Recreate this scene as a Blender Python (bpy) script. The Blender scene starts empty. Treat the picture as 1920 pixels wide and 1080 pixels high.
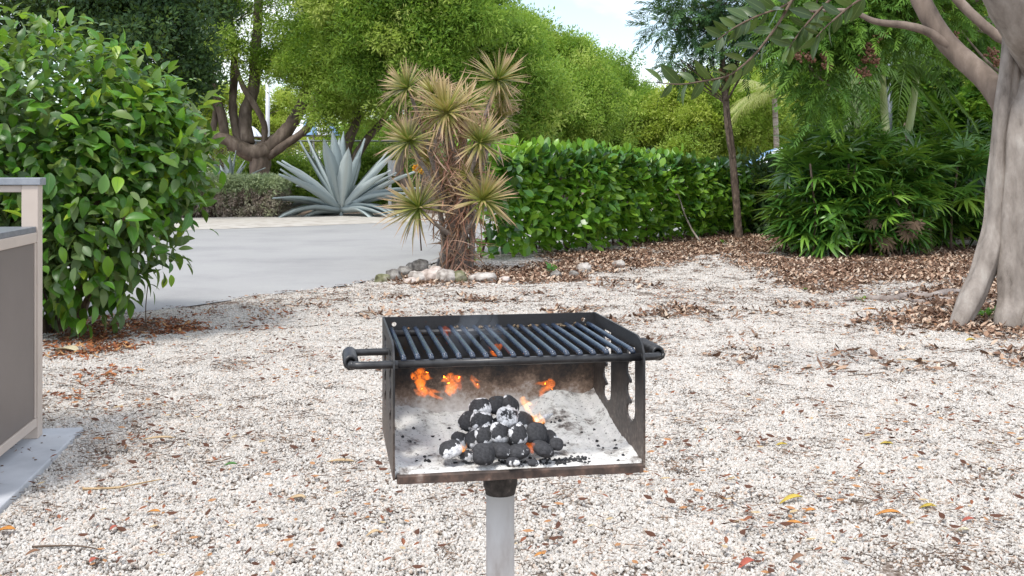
import bpy, math, random
import numpy as np
from mathutils import Matrix, Vector, Euler

SC = bpy.context.scene
COL = SC.collection
rng = np.random.default_rng(7)
random.seed(7)

# ------------------------------------------------------------------ camera, world, sun, exposure
F = 2000.0; YH = 320.0; CH = 1.25           # focal length and horizon in photo pixels, camera height
cam = bpy.data.cameras.new('camera'); camo = bpy.data.objects.new('camera', cam); COL.objects.link(camo)
camo.location = (0, 0, CH); camo.rotation_euler = (math.pi/2, 0, 0)
cam.sensor_width = 36; cam.lens = F/1920*36; cam.shift_y = -(540-YH)/1920
cam.clip_start = 0.05; cam.clip_end = 1500
SC.camera = camo

SUN_EL, SUN_AZ = 60, -148                     # azimuth measured from +Y (away from the camera) towards +X
w = bpy.data.worlds.new('World'); SC.world = w; w.use_nodes = True
nt = w.node_tree; nt.nodes.clear()
N = nt.nodes.new; Lk = nt.links.new
out = N('ShaderNodeOutputWorld'); bgs = N('ShaderNodeBackground'); bgc = N('ShaderNodeBackground'); mix = N('ShaderNodeMixShader')
sky = N('ShaderNodeTexSky'); sky.sky_type = 'NISHITA'; sky.sun_disc = False
sky.sun_elevation = math.radians(SUN_EL); sky.sun_rotation = math.radians(SUN_AZ)
Lk(sky.outputs[0], bgs.inputs[0]); bgs.inputs[1].default_value = 0.12
bgc.inputs[0].default_value = (.97, .985, 1.0, 1); bgc.inputs[1].default_value = 1.0
tc = N('ShaderNodeTexCoord'); mp = N('ShaderNodeMapping'); mp.inputs['Scale'].default_value = (1, 1, 2.2)
mp.inputs['Location'].default_value = (0.35, 0.1, 0.2)
nz = N('ShaderNodeTexNoise'); nz.inputs['Scale'].default_value = 2.6; nz.inputs['Detail'].default_value = 7; nz.inputs['Roughness'].default_value = .55
rp = N('ShaderNodeValToRGB'); rp.color_ramp.elements[0].position = .42; rp.color_ramp.elements[1].position = .62; rp.color_ramp.elements[0].color = (.12,.12,.12,1)
Lk(tc.outputs['Generated'], mp.inputs[0]); Lk(mp.outputs[0], nz.inputs[0]); Lk(nz.outputs[0], rp.inputs[0])
Lk(rp.outputs[0], mix.inputs[0]); Lk(bgs.outputs[0], mix.inputs[1]); Lk(bgc.outputs[0], mix.inputs[2]); Lk(mix.outputs[0], out.inputs[0])
sun = bpy.data.lights.new('sun', 'SUN'); suno = bpy.data.objects.new('sun', sun); COL.objects.link(suno)
sun.energy = 1.5; sun.angle = math.radians(11); sun.color = (1.0, .96, .90)
sd = Vector((math.cos(math.radians(SUN_EL))*math.sin(math.radians(SUN_AZ)), math.cos(math.radians(SUN_EL))*math.cos(math.radians(SUN_AZ)), math.sin(math.radians(SUN_EL))))
suno.rotation_euler = sd.to_track_quat('Z', 'Y').to_euler()
SC.view_settings.view_transform = 'Standard'; SC.view_settings.look = 'None'
SC.view_settings.exposure = 1.0; SC.view_settings.gamma = 1
SC.view_settings.use_curve_mapping = False
SC.cycles.max_bounces = 8; SC.cycles.transparent_max_bounces = 8; SC.cycles.volume_bounces = 0
SC.cycles.use_denoising = True
SC.cycles.caustics_reflective = False; SC.cycles.caustics_refractive = False

# ------------------------------------------------------------------ helpers
def W(px, py, Y):                              # photo pixel at forward distance Y -> world point
    return np.array([(px-960)/F*Y, Y, CH+(YH-py)/F*Y])
def G(px, py):                                 # photo pixel on the ground
    Y = CH*F/(py-YH); return np.array([(px-960)/F*Y, Y, 0.0])
def mesh(name, v, f, m=None, smooth=True, col=None, uv=None):
    me = bpy.data.meshes.new(name)
    v = np.asarray(v, float); me.from_pydata(v.tolist(), [], [list(map(int, q)) for q in f])
    if smooth: me.polygons.foreach_set('use_smooth', [True]*len(me.polygons))
    if m is not None:
        for q in (m if isinstance(m, (list, tuple)) else [m]): me.materials.append(q)
    if col is not None:
        a = me.attributes.new('tint', 'FLOAT', 'POINT'); a.data.foreach_set('value', np.asarray(col, 'f'))
    me.update(); return me
ROOTLOC = {}
def link(o, parent=None):
    COL.objects.link(o)
    if parent is not None:
        o.parent = parent
        l = ROOTLOC.get(parent.name)
        if l is not None: o.matrix_parent_inverse = l.inverted()
    return o
def part(name, me, parent=None, label=None, mat=None):
    o = bpy.data.objects.new(name, me); link(o, parent)
    if mat is not None: o.matrix_basis = mat; ROOTLOC[o.name] = mat.copy()
    if label: o['label'] = label
    return o
def tag(o, label, cat, group=None, kind=None):
    o['label'] = label; o['category'] = cat
    if group: o['group'] = group
    if kind: o['kind'] = kind
    return o
def thing(name, loc, label, cat, group=None, rz=0.0, kind=None):
    o = bpy.data.objects.new(name, None); COL.objects.link(o); o.empty_display_size = .1
    M = Matrix.Translation(Vector(loc)) @ Matrix.Rotation(rz, 4, 'Z')
    o.matrix_basis = M; ROOTLOC[o.name] = M
    return tag(o, label, cat, group, kind)

class MB:
    def __init__(s): s.v = []; s.f = []; s.n = 0; s.c = []
    def add(s, v, f, c=0.0):
        v = np.asarray(v, float); s.v.append(v); s.f += [[i+s.n for i in q] for q in f]; s.n += len(v)
        s.c.append(np.full(len(v), c) if np.isscalar(c) else np.asarray(c)); return s
    def mesh(s, name, m, smooth=True): return mesh(name, np.concatenate(s.v), s.f, m, smooth, np.concatenate(s.c))
    def box(s, lo, hi, M=None, c=0.0):
        x0, y0, z0 = lo; x1, y1, z1 = hi
        v = np.array([[x0,y0,z0],[x1,y0,z0],[x1,y1,z0],[x0,y1,z0],[x0,y0,z1],[x1,y0,z1],[x1,y1,z1],[x0,y1,z1]], float)
        if M is not None: v = xf(v, M)
        return s.add(v, [[0,3,2,1],[4,5,6,7],[0,1,5,4],[1,2,6,5],[2,3,7,6],[3,0,4,7]], c)
    def tube(s, pts, rad, n=8, cap=True, jit=0.0, c=0.0):
        v, f = tube(pts, rad, n, cap, jit); return s.add(v, f, c)
def xf(v, M):
    M = np.array(M); return np.asarray(v) @ M[:3,:3].T + M[:3,3]
def smoothpath(pts, k=4):
    P = np.asarray(pts, float); n = len(P)
    if n < 3: return P
    o = []
    for i in range(n-1):
        p0 = P[max(i-1,0)]; p1 = P[i]; p2 = P[i+1]; p3 = P[min(i+2,n-1)]
        for t in np.linspace(0, 1, k, endpoint=False):
            o.append(.5*((2*p1)+(-p0+p2)*t+(2*p0-5*p1+4*p2-p3)*t*t+(-p0+3*p1-3*p2+p3)*t**3))
    o.append(P[-1]); return np.array(o)
def tube(pts, rad, n=8, cap=True, jit=0.0):
    P = np.asarray(pts, float); m = len(P); R = np.broadcast_to(np.asarray(rad, float), (m,)).copy()
    T = np.gradient(P, axis=0); T /= np.linalg.norm(T, axis=1)[:,None]+1e-9
    ref = np.array([0,0,1.]) if abs(T[0][2]) < .9 else np.array([1.,0,0])
    a = np.cross(T[0], ref); a /= np.linalg.norm(a); V = []
    ang = np.linspace(0, 2*math.pi, n, endpoint=False)
    for i in range(m):
        a = a-T[i]*np.dot(a, T[i]); a /= np.linalg.norm(a)+1e-9; b = np.cross(T[i], a)
        rr = R[i]*(1+(rng.normal(0, jit, n) if jit else 0))
        V.append(P[i]+np.outer(np.cos(ang)*rr, a)+np.outer(np.sin(ang)*rr, b))
    V = np.concatenate(V); f = []
    for i in range(m-1):
        for j in range(n):
            k = (j+1) % n; f.append([i*n+j, i*n+k, (i+1)*n+k, (i+1)*n+j])
    if cap: f.append(list(range(n))[::-1]); f.append([(m-1)*n+j for j in range(n)])
    return V, f
def resamp(rad, P): return np.interp(np.linspace(0, 1, len(P)), np.linspace(0, 1, len(rad)), rad)
def eul(R):                                    # rotation matrices (n,3,3) -> XYZ eulers
    y = np.arcsin(np.clip(-R[:,2,0], -1, 1)); x = np.arctan2(R[:,2,1], R[:,2,2]); z = np.arctan2(R[:,1,0], R[:,0,0])
    return np.stack([x, y, z], 1)
def frames(d, nrm):                            # y axis = d, z axis ~ nrm
    d = d/np.linalg.norm(d, axis=1)[:,None]; x = np.cross(d, nrm); x /= np.linalg.norm(x, axis=1)[:,None]+1e-9
    z = np.cross(x, d); return np.stack([x, d, z], 2)
def rnd(n): 
    v = rng.normal(size=(n,3)); return v/np.linalg.norm(v, axis=1)[:,None]

# ------------------------------------------------------------------ materials
def newmat(name):
    m = bpy.data.materials.new(name); m.use_nodes = True; nt = m.node_tree
    return m, nt, nt.nodes['Principled BSDF'], nt.nodes['Material Output']
def ramp(nt, stops):
    r = nt.nodes.new('ShaderNodeValToRGB'); e = r.color_ramp.elements
    while len(e) < len(stops): e.new(.5)
    for i, (p, c) in enumerate(stops): e[i].position = p; e[i].color = (*c, 1)
    return r
def noise(nt, scale, detail=4, rough=.6, coord='Object', sc=None):
    t = nt.nodes.new('ShaderNodeTexCoord'); n = nt.nodes.new('ShaderNodeTexNoise')
    n.inputs['Scale'].default_value = scale; n.inputs['Detail'].default_value = detail; n.inputs['Roughness'].default_value = rough
    if sc:
        mp = nt.nodes.new('ShaderNodeMapping'); mp.inputs['Scale'].default_value = sc
        nt.links.new(t.outputs[coord], mp.inputs[0]); nt.links.new(mp.outputs[0], n.inputs[0])
    else: nt.links.new(t.outputs[coord], n.inputs[0])
    return n
def bump(nt, src, bsdf, strength=.3, dist=.01):
    b = nt.nodes.new('ShaderNodeBump'); b.inputs['Strength'].default_value = strength; b.inputs['Distance'].default_value = dist
    nt.links.new(src, b.inputs['Height']); nt.links.new(b.outputs[0], bsdf.inputs['Normal'])
def mixc(nt, fac, a, b, typ='MIX'):
    m = nt.nodes.new('ShaderNodeMix'); m.data_type = 'RGBA'; m.blend_type = typ
    for s, i in ((fac, 0), (a, 6), (b, 7)):
        if isinstance(s, (int, float)): m.inputs[i].default_value = s
        elif isinstance(s, tuple): m.inputs[i].default_value = (*s, 1)
        else: nt.links.new(s, m.inputs[i])
    return m.outputs[2]
def simple(name, stops, scale=20, rough=.7, bs=.2, bd=.005, metal=0, sc=None, detail=5, spec=.5):
    m, nt, b, o = newmat(name); n = noise(nt, scale, detail, .6, 'Object', sc); r = ramp(nt, stops)
    nt.links.new(n.outputs[0], r.inputs[0]); nt.links.new(r.outputs[0], b.inputs['Base Color'])
    b.inputs['Roughness'].default_value = rough; b.inputs['Metallic'].default_value = metal; b.inputs['Specular IOR Level'].default_value = spec
    if bs: bump(nt, n.outputs[0], b, bs, bd)
    return m
def leafmat(name, stops, trans=.35, rough=.45, spec=.5, vein=None, edge=None, wn=None, tip=None):
    m, nt, b, o = newmat(name); oi = nt.nodes.new('ShaderNodeObjectInfo')
    r = ramp(nt, stops); nt.links.new(oi.outputs['Random'], r.inputs[0]); c = r.outputs[0]
    at = nt.nodes.new('ShaderNodeAttribute'); at.attribute_name = 'tint'
    if edge:                                   # cream margin of a variegated leaf, wobbling with noise
        n = noise(nt, 45, 3); add = nt.nodes.new('ShaderNodeMath'); add.operation = 'MULTIPLY_ADD'; add.inputs[1].default_value = .9
        nt.links.new(n.outputs[0], add.inputs[0]); nt.links.new(at.outputs['Fac'], add.inputs[2])
        k = ramp(nt, [(edge[1], (0,0,0)), (edge[1]+.12, (1,1,1))]); nt.links.new(add.outputs[0], k.inputs[0])
        c = mixc(nt, k.outputs[0], c, edge[0])
    if tip:                                    # colour along the blade (tint runs base to tip)
        k = ramp(nt, [(tip[1], (0,0,0)), (tip[2], (1,1,1))]); nt.links.new(at.outputs['Fac'], k.inputs[0])
        c = mixc(nt, k.outputs[0], c, tip[0])
    if vein:
        k = ramp(nt, [(0.0, (1,1,1)), (.08, (0,0,0))]); nt.links.new(at.outputs['Fac'], k.inputs[0]); c = mixc(nt, k.outputs[0], c, vein)
    nt.links.new(c, b.inputs['Base Color']); b.inputs['Roughness'].default_value = rough; b.inputs['Specular IOR Level'].default_value = spec
    if trans > 0:
        t = nt.nodes.new('ShaderNodeBsdfTranslucent'); ms = nt.nodes.new('ShaderNodeMixShader'); ms.inputs[0].default_value = trans
        cc = mixc(nt, .35, c, (.42, .55, .05)); nt.links.new(cc, t.inputs[0])
        nt.links.new(b.outputs[0], ms.inputs[1]); nt.links.new(t.outputs[0], ms.inputs[2]); nt.links.new(ms.outputs[0], o.inputs[0])
    return m

# ------------------------------------------------------------------ leaves, sprigs, scattering
def leafgeo(L, Wd, n=4, peak=1.0, fold=.15, droop=.15, twist=0.0, cols=2):
    t = np.linspace(0, 1, n+1); w = Wd/2*np.sin(math.pi*np.clip(t, 0.02, .985)**peak)**.8
    V = []; T = []
    for i in range(n+1):
        z = -droop*L*t[i]**2
        V += [(-w[i], t[i]*L, z+fold*w[i]), (0, t[i]*L, z), (w[i], t[i]*L, z+fold*w[i])]; T += [1, 0, 1]
    f = []
    for i in range(n):
        a = i*3; f += [[a, a+1, a+4, a+3], [a+1, a+2, a+5, a+4]]
    return np.array(V), f, np.array(T, float)
def blade(L, Wd, n=4, droop=.2, base=.4):      # strap leaf, tint runs base to tip
    t = np.linspace(0, 1, n+1); w = Wd/2*np.where(t < .3, base+(1-base)*t/.3, (1-((t-.3)/.7)**2.2)+.03)
    V = []; T = []
    for i in range(n+1):
        z = -droop*L*t[i]**2
        V += [(-w[i], t[i]*L, z+.25*w[i]), (0, t[i]*L, z), (w[i], t[i]*L, z+.25*w[i])]; T += [t[i]]*3
    f = []
    for i in range(n):
        a = i*3; f += [[a, a+1, a+4, a+3], [a+1, a+2, a+5, a+4]]
    return np.array(V), f, np.array(T)
def place(mb, geo, pos, R, s=1.0, c=None):
    v, f, t = geo; mb.add((v*s) @ R.T + pos, f, t if c is None else c)
def sprig(name, m, nleaf, rad, geo, flat=.7, up=.3, size=(.8, 1.2)):
    mb = MB(); d = rnd(nleaf); p = d*rad*rng.uniform(.15, 1, (nleaf,1))**.6; p[:,2] *= flat
    dirs = d+rng.normal(0, .5, (nleaf,3)); nr = rnd(nleaf)*.7+np.array([0,0,up+.4]); R = frames(dirs, nr)
    for i in range(nleaf): place(mb, geo, p[i], R[i], rng.uniform(*size))
    return mb.mesh(name, m, False)
def twigsprig(name, m, mt, nleaf, L, geo, ang=50, size=(.7,1.1), stem=.004):
    mb = MB(); k = 0; bend = rng.uniform(-.2,.2,2)
    pts = np.array([[bend[0]*t*t*L, t*L, bend[1]*t*t*L] for t in np.linspace(0,1,5)])
    for i in range(nleaf):
        t = .12+.88*i/nleaf; p = np.array([bend[0]*t*t*L, t*L, bend[1]*t*t*L]); s = 1 if i % 2 else -1
        a = math.radians(ang*(1-.5*t)+rng.uniform(-12,12)); d = np.array([[s*math.sin(a), math.cos(a), rng.uniform(-.35,.35)]])
        R = frames(d, np.array([[rng.uniform(-.4,.4), rng.uniform(-.3,.3), 1.]]))[0]
        place(mb, geo, p, R, rng.uniform(*size)*(1-.3*t))
    me_ = mb; me_.tube(pts, [stem, stem*.8, stem*.6, stem*.5, stem*.3], 3, c=.5)
    return me_.mesh(name, m, False)
def scatter(name, parent, protos, P, E, S, idx=None, kind='stuff'):
    P = np.asarray(P, float); n = len(P)
    me = bpy.data.meshes.new(name); me.vertices.add(n); me.vertices.foreach_set('co', P.astype('f').ravel())
    a = me.attributes.new('rot', 'FLOAT_VECTOR', 'POINT'); a.data.foreach_set('vector', np.asarray(E, 'f').ravel())
    a = me.attributes.new('scl', 'FLOAT', 'POINT'); a.data.foreach_set('value', np.broadcast_to(np.asarray(S, 'f'), (n,)).astype('f').copy())
    if idx is None: idx = rng.integers(0, len(protos), n)
    a = me.attributes.new('idx', 'INT', 'POINT'); a.data.foreach_set('value', np.asarray(idx, 'i'))
    o = bpy.data.objects.new(name, me); link(o, parent)
    if kind: o['kind'] = kind
    g = bpy.data.node_groups.new(name, 'GeometryNodeTree')
    g.interface.new_socket('Geometry', in_out='INPUT', socket_type='NodeSocketGeometry'); g.interface.new_socket('Geometry', in_out='OUTPUT', socket_type='NodeSocketGeometry')
    gi = g.nodes.new('NodeGroupInput'); go = g.nodes.new('NodeGroupOutput'); ip = g.nodes.new('GeometryNodeInstanceOnPoints'); jn = g.nodes.new('GeometryNodeJoinGeometry')
    for p in protos:
        oi = g.nodes.new('GeometryNodeObjectInfo'); oi.inputs['Object'].default_value = p; oi.inputs['As Instance'].default_value = True
        g.links.new(oi.outputs['Geometry'], jn.inputs[0])
    def attr(nm, ty):
        q = g.nodes.new('GeometryNodeInputNamedAttribute'); q.data_type = ty; q.inputs['Name'].default_value = nm; return q.outputs[0]
    er = g.nodes.new('FunctionNodeEulerToRotation'); g.links.new(attr('rot', 'FLOAT_VECTOR'), er.inputs[0])
    g.links.new(gi.outputs[0], ip.inputs['Points']); g.links.new(jn.outputs[0], ip.inputs['Instance']); ip.inputs['Pick Instance'].default_value = True
    g.links.new(attr('idx', 'INT'), ip.inputs['Instance Index']); g.links.new(er.outputs[0], ip.inputs['Rotation']); g.links.new(attr('scl', 'FLOAT'), ip.inputs['Scale'])
    g.links.new(ip.outputs[0], go.inputs[0])
    md = o.modifiers.new('scatter', 'NODES'); md.node_group = g
    return o
def proto(name, me): return bpy.data.objects.new(name, me)      # never linked: only a source of instances

# ------------------------------------------------------------------ ground
ELL_MULCH = [(1660,495,310,42),(1350,458,220,24),(1150,488,160,24),(960,517,160,22),(830,528,110,17),(1850,560,160,40),(1545,512,95,40),
             (160,640,110,50),(280,615,130,22),(1780,600,160,22),(1890,620,70,20)]
def toP(x, y): return 960+F*x/y, YH+CH*F/y
def vnoise(x, y, s, seed=0):
    r = np.random.default_rng(seed); g = r.random((64,64)); u = x*s+100.3; v = y*s+77.7
    i = np.floor(u).astype(int); j = np.floor(v).astype(int); a = u-i; b = v-j; a = a*a*(3-2*a); b = b*b*(3-2*b)
    G_ = lambda p, q: g[p % 64, q % 64]
    return (G_(i,j)*(1-a)+G_(i+1,j)*a)*(1-b)+(G_(i,j+1)*(1-a)+G_(i+1,j+1)*a)*b
def mulch(x, y):
    px, py = toP(x, y); m = np.zeros_like(np.asarray(x, float))
    for cx, cy, rx, ry in ELL_MULCH: m = np.maximum(m, 1.35*(1-((px-cx)/rx)**2-((py-cy)/ry)**2))
    m = np.clip(m+(vnoise(x, y, .9, 2)-.5)*.55*(m > -.6), 0, 1)+(vnoise(x, y, 3, 1)-.5)*.6*(m > -.5)
    return np.clip(m*1.3, 0, 1)
def gz(x, y): return (vnoise(np.asarray(x, float), np.asarray(y, float), .9, 3)-.5)*.03*(np.asarray(y) < 26)
xs = np.concatenate([[-260,-120,-60,-30,-18], np.arange(-12, 14.01, .16), [20,30,60,120,260]])
ys = np.concatenate([[-40,-10,-2], np.arange(.5, 27, .16), [30,36,45,60,90,140,220,400]])
X, Yg = np.meshgrid(xs, ys); Z = gz(X, Yg)-.004
v = np.stack([X.ravel(), Yg.ravel(), Z.ravel()], 1); nx = len(xs)
f = [[j*nx+i, j*nx+i+1, (j+1)*nx+i+1, (j+1)*nx+i] for j in range(len(ys)-1) for i in range(nx-1)]
gm, nt, b, o_ = newmat('gravel_ground')
n1 = noise(nt, 75, 2); vo = nt.nodes.new('ShaderNodeTexVoronoi'); vo.inputs['Scale'].default_value = 60; tcn = nt.nodes.new('ShaderNodeTexCoord'); nt.links.new(tcn.outputs['Object'], vo.inputs['Vector'])
r1 = ramp(nt, [(.25, (.05,.035,.027)), (.5, (.22,.18,.15)), (.66, (.56,.51,.46))]); nt.links.new(n1.outputs[0], r1.inputs[0])
sp = nt.nodes.new('ShaderNodeSeparateColor'); nt.links.new(vo.outputs['Color'], sp.inputs[0]); r2 = ramp(nt, [(0, (.45,.4,.36)), (.3, (.8,.77,.74)), (1, (1,1,1))]); nt.links.new(sp.outputs[0], r2.inputs[0])
c = mixc(nt, .8, r1.outputs[0], r2.outputs[0], 'MULTIPLY')
n3 = noise(nt, 30, 5, .7); r3 = ramp(nt, [(.3, (.05,.03,.02)), (.5, (.16,.10,.065)), (.66, (.34,.24,.17)), (.8, (.5,.42,.34))]); nt.links.new(n3.outputs[0], r3.inputs[0])
at = nt.nodes.new('ShaderNodeAttribute'); at.attribute_name = 'tint'; c = mixc(nt, at.outputs['Fac'], c, r3.outputs[0])
nt.links.new(c, b.inputs['Base Color']); b.inputs['Roughness'].default_value = .95; b.inputs['Specular IOR Level'].default_value = .1; bump(nt, vo.outputs['Distance'], b, .5, .01)
near = (v[:,1] > .4) & (v[:,1] < 27.5)
mc = np.where(near, mulch(v[:,0], np.maximum(v[:,1], .5)), 0); mc = np.where((v[:,1] >= 27.5), .55, mc)
ground = part('ground', mesh('ground', v, f, gm, True, mc)); ground['kind'] = 'structure'; ground['label'] = 'pale gravel ground with brown leaf litter beds under the plants'

# road: a pale asphalt lane from behind the left shrub, passing behind the rock bed and the hedge
near_e = [(-30,5.2),(-14,7.2),(-7.5,8.3),(-4.6,8.75),(-3.3,9.25),(-2.75,10.1),(-1.7,11.7),(-1.35,13.2),(-.3,16.2),(1.5,18.2),(5,22.5),(10,27),(30,40)]
far_e = [(-30,14),(-14,19),(-10,21),(-8,22),(-6.8,22.6),(-5.5,23.5),(-3.5,25.2),(-1.5,27),(.5,29),(3,31),(6,33.5),(12,38),(30,50)]
A = smoothpath([(x,y,0) for x,y in near_e], 8); B = smoothpath([(x,y,0) for x,y in far_e], 8)
A[:,0] += (vnoise(A[:,0], A[:,1], 3, 9)-.5)*.12; rv = []; K = 14
for i in range(len(A)):
    for k in range(K+1):
        p = A[i]+(B[i]-A[i])*k/K; rv.append((p[0], p[1], .016+.03*math.sin(math.pi*k/K)))
rf = [[i*(K+1)+k, (i+1)*(K+1)+k, (i+1)*(K+1)+k+1, i*(K+1)+k+1] for i in range(len(A)-1) for k in range(K)]
rm, nt, b, o_ = newmat('pale_asphalt'); n1 = noise(nt, 160, 3, .7); n2 = noise(nt, .5, 5, .65)
r1 = ramp(nt, [(.3, (.28,.275,.268)), (.7, (.40,.393,.382))]); nt.links.new(n1.outputs[0], r1.inputs[0]); r2 = ramp(nt, [(.3, (.74,.74,.76)), (.5, (.92,.92,.93)), (.7, (1,1,1))]); nt.links.new(n2.outputs[0], r2.inputs[0])
nt.links.new(mixc(nt, 1.0, r1.outputs[0], r2.outputs[0], 'MULTIPLY'), b.inputs['Base Color']); b.inputs['Roughness'].default_value = .8; bump(nt, n1.outputs[0], b, .3, .004)
o = part('road', mesh('road', rv, rf, rm)); o['kind'] = 'structure'
# sandy strip on the far side of the road
C_ = B.copy(); D_ = B+np.array([-.9, 5.2, 0]); rv = []
for i in range(len(B)):
    for k in range(5): p = B[i]+np.array([.3,-.35,0])+(D_[i]-B[i])*k/4; rv.append((p[0]+(rng.normal(0,.04) if k==0 else 0), p[1]+(rng.normal(0,.05) if k==0 else 0), .024+.03*min(k,1)))
rf = [[i*5+k, (i+1)*5+k, (i+1)*5+k+1, i*5+k+1] for i in range(len(B)-1) for k in range(4)]
sm = simple('pale_sand', [(.3, (.34,.30,.26)), (.5, (.45,.42,.375)), (.7, (.52,.49,.45))], 3, .95, .2, .01, detail=9, spec=.1)
o = part('sandy_verge', mesh('sandy_verge', rv, rf, sm)); o['kind'] = 'structure'
def road_sd(x, y):                             # > 0 on the road
    return y-np.interp(x, A[:,0], A[:,1])

# gravel stones: patches of stones, instanced
def gravelmat(name, stops, rough=.8):
    m, nt, b, o = newmat(name); at = nt.nodes.new('ShaderNodeAttribute'); at.attribute_name = 'tint'; r = ramp(nt, stops)
    nt.links.new(at.outputs['Fac'], r.inputs[0]); n = noise(nt, 220, 2); r2 = ramp(nt, [(.3, (.8,.78,.76)), (.7, (1,1,1))]); nt.links.new(n.outputs[0], r2.inputs[0])
    nt.links.new(mixc(nt, 1.0, r.outputs[0], r2.outputs[0], 'MULTIPLY'), b.inputs['Base Color']); b.inputs['Roughness'].default_value = rough; b.inputs['Specular IOR Level'].default_value = .3
    return m
stone_m = gravelmat('white_gravel', [(0, (.12,.095,.075)), (.02, (.32,.27,.22)), (.07, (.50,.465,.42)), (.45, (.59,.56,.52)), (.88, (.69,.66,.615)), (1.0, (.58,.46,.37))])
def ico():
    p = (1+5**.5)/2; v = np.array([(-1,p,0),(1,p,0),(-1,-p,0),(1,-p,0),(0,-1,p),(0,1,p),(0,-1,-p),(0,1,-p),(p,0,-1),(p,0,1),(-p,0,-1),(-p,0,1)], float)
    f = [(0,11,5),(0,5,1),(0,1,7),(0,7,10),(0,10,11),(1,5,9),(5,11,4),(11,10,2),(10,7,6),(7,1,8),(3,9,4),(3,4,2),(3,2,6),(3,6,8),(3,8,9),(4,9,5),(2,4,11),(6,2,10),(8,6,7),(9,8,1)]
    return v/np.linalg.norm(v[0]), f
IV, IF = ico()
patches = []
for k in range(12):
    mb = MB()
    for i in range(88):
        r = .085*math.sqrt(rng.random()); a = rng.uniform(0, 6.28); s = rng.uniform(.0038, .0078)*(1.25 if rng.random() < .15 else 1)
        R = np.array(Euler(rng.uniform(0, 6.28, 3)).to_matrix()); vv = (IV*rng.uniform(.75, 1.25, (12,1))*np.array([1, rng.uniform(.7,1), rng.uniform(.5,.85)])*s) @ R.T
        mb.add(vv+np.array([r*math.cos(a), r*math.sin(a), s*rng.uniform(0,.6)]), IF, rng.random())
    patches.append(proto('gravel_patch', mb.mesh('gravel_patch', stone_m, False)))
def groundpts(n, y0, y1, marg=.6, pw=1.0):
    y = np.sqrt(rng.uniform(y0**2, y1**2, n)) if pw == 1 else rng.uniform(y0**pw, y1**pw, n)**(1/pw)
    x = rng.uniform(-1, 1, n)*(y*.5+marg); return x, y
def onpad(x, y): return (x < -1.93-.02*0+(.1*(5.2-y))) & (y < 5.33) & (x < -1.9)
x1, y1 = groundpts(15000, 2.6, 9.5); x2, y2 = groundpts(14000, 9.5, 19)
x = np.concatenate([x1,x2]); y = np.concatenate([y1,y2])
keep = (road_sd(x, y) < -.02+rng.normal(0,.06,len(x))) & (rng.random(len(x)) > mulch(x, y)*.88)
x, y = x[keep], y[keep]; n = len(x)
scatter('gravel', None, patches, np.stack([x, y, gz(x,y)], 1), np.stack([rng.normal(0,.05,n), rng.normal(0,.05,n), rng.uniform(0,6.28,n)], 1), rng.uniform(.85,1.2,n)*np.where(y>9.5,1.25,1))
tag(bpy.data.objects['gravel'], 'small white gravel stones covering the ground', 'gravel', kind='stuff')

# litter: needles, bark crumbs and leaf bits
needle_m = gravelmat('dry_needles', [(0, (.05,.03,.022)), (.5, (.12,.07,.045)), (.8, (.25,.14,.08)), (1, (.42,.28,.17))])
litter_m = gravelmat('leaf_bits', [(0, (.08,.035,.02)), (.35, (.21,.08,.045)), (.65, (.34,.13,.06)), (.82, (.42,.22,.10)), (.93, (.46,.33,.17)), (1, (.5,.4,.24))])
mulch_m = gravelmat('brown_leaf_mulch', [(0, (.07,.04,.025)), (.35, (.20,.115,.075)), (.65, (.36,.225,.15)), (.85, (.50,.36,.26)), (1, (.64,.53,.42))])
red_m = gravelmat('rust_leaf_litter', [(0, (.09,.035,.02)), (.5, (.30,.10,.04)), (.8, (.45,.17,.06)), (1, (.5,.3,.14))])
def needlepatch(nn, r0=.09):
    mb = MB()
    for i in range(nn):
        r = r0*math.sqrt(rng.random()); a = rng.uniform(0, 6.28); L = rng.uniform(.01,.035)*(2 if rng.random()<.1 else 1); th = rng.uniform(0,3.14); d = np.array([math.cos(th), math.sin(th), rng.uniform(-.1,.15)])
        p = np.array([r*math.cos(a), r*math.sin(a), .017+rng.uniform(0,.008)]); q = np.cross(d, [0,0,1.])*.0022
        pts = [p, p+d*L*.5+q*rng.uniform(-2,2), p+d*L]; wd = rng.uniform(.0009,.0024); vv, ff = tube(pts, [wd, wd, wd*.5], 3, False); mb.add(vv, ff, rng.random())
    return proto('needle_patch', mb.mesh('needle_patch', needle_m, False))
def leafpatch(nn, mat, L0, r0=.1, zz=.019, curl=.35):
    mb = MB()
    for i in range(nn):
        r = r0*math.sqrt(rng.random()); a = rng.uniform(0, 6.28); L = L0*rng.uniform(.5,1.3)
        g = leafgeo(L, L*rng.uniform(.3,.55), 3, rng.uniform(.8,1.2), rng.uniform(-.4,.6), rng.uniform(-curl, curl))
        R = np.array(Euler((rng.normal(0,.25), rng.normal(0,.35), rng.uniform(0,6.28))).to_matrix())
        place(mb, g, np.array([r*math.cos(a), r*math.sin(a), zz+rng.uniform(0,.012)]), R, 1, rng.random())
    return proto('leaf_patch', mb.mesh('leaf_patch', mat, False))
npz = [needlepatch(k) for k in (5,8,12,16)]; lpz = [leafpatch(k, litter_m, .027, .1) for k in (1,1,2,3,5)]
x, y = groundpts(9500, 2.6, 19, pw=1.6); dens = .35+1.5*np.clip(vnoise(x,y,1.1,21)-.35,0,1)+(vnoise(x,y,5,22)-.5)
keep = (rng.random(len(x)) < dens) & (road_sd(x,y) < .05); x, y = x[keep], y[keep]; n = len(x)
needles = scatter('needle_litter', None, npz, np.stack([x,y,gz(x,y)],1), np.stack([0*x,0*x,rng.uniform(0,6.28,n)],1), rng.uniform(.8,1.2,n))
tag(needles, 'dry brown needles and twig crumbs strewn over the gravel', 'needle litter', kind='stuff')
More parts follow.
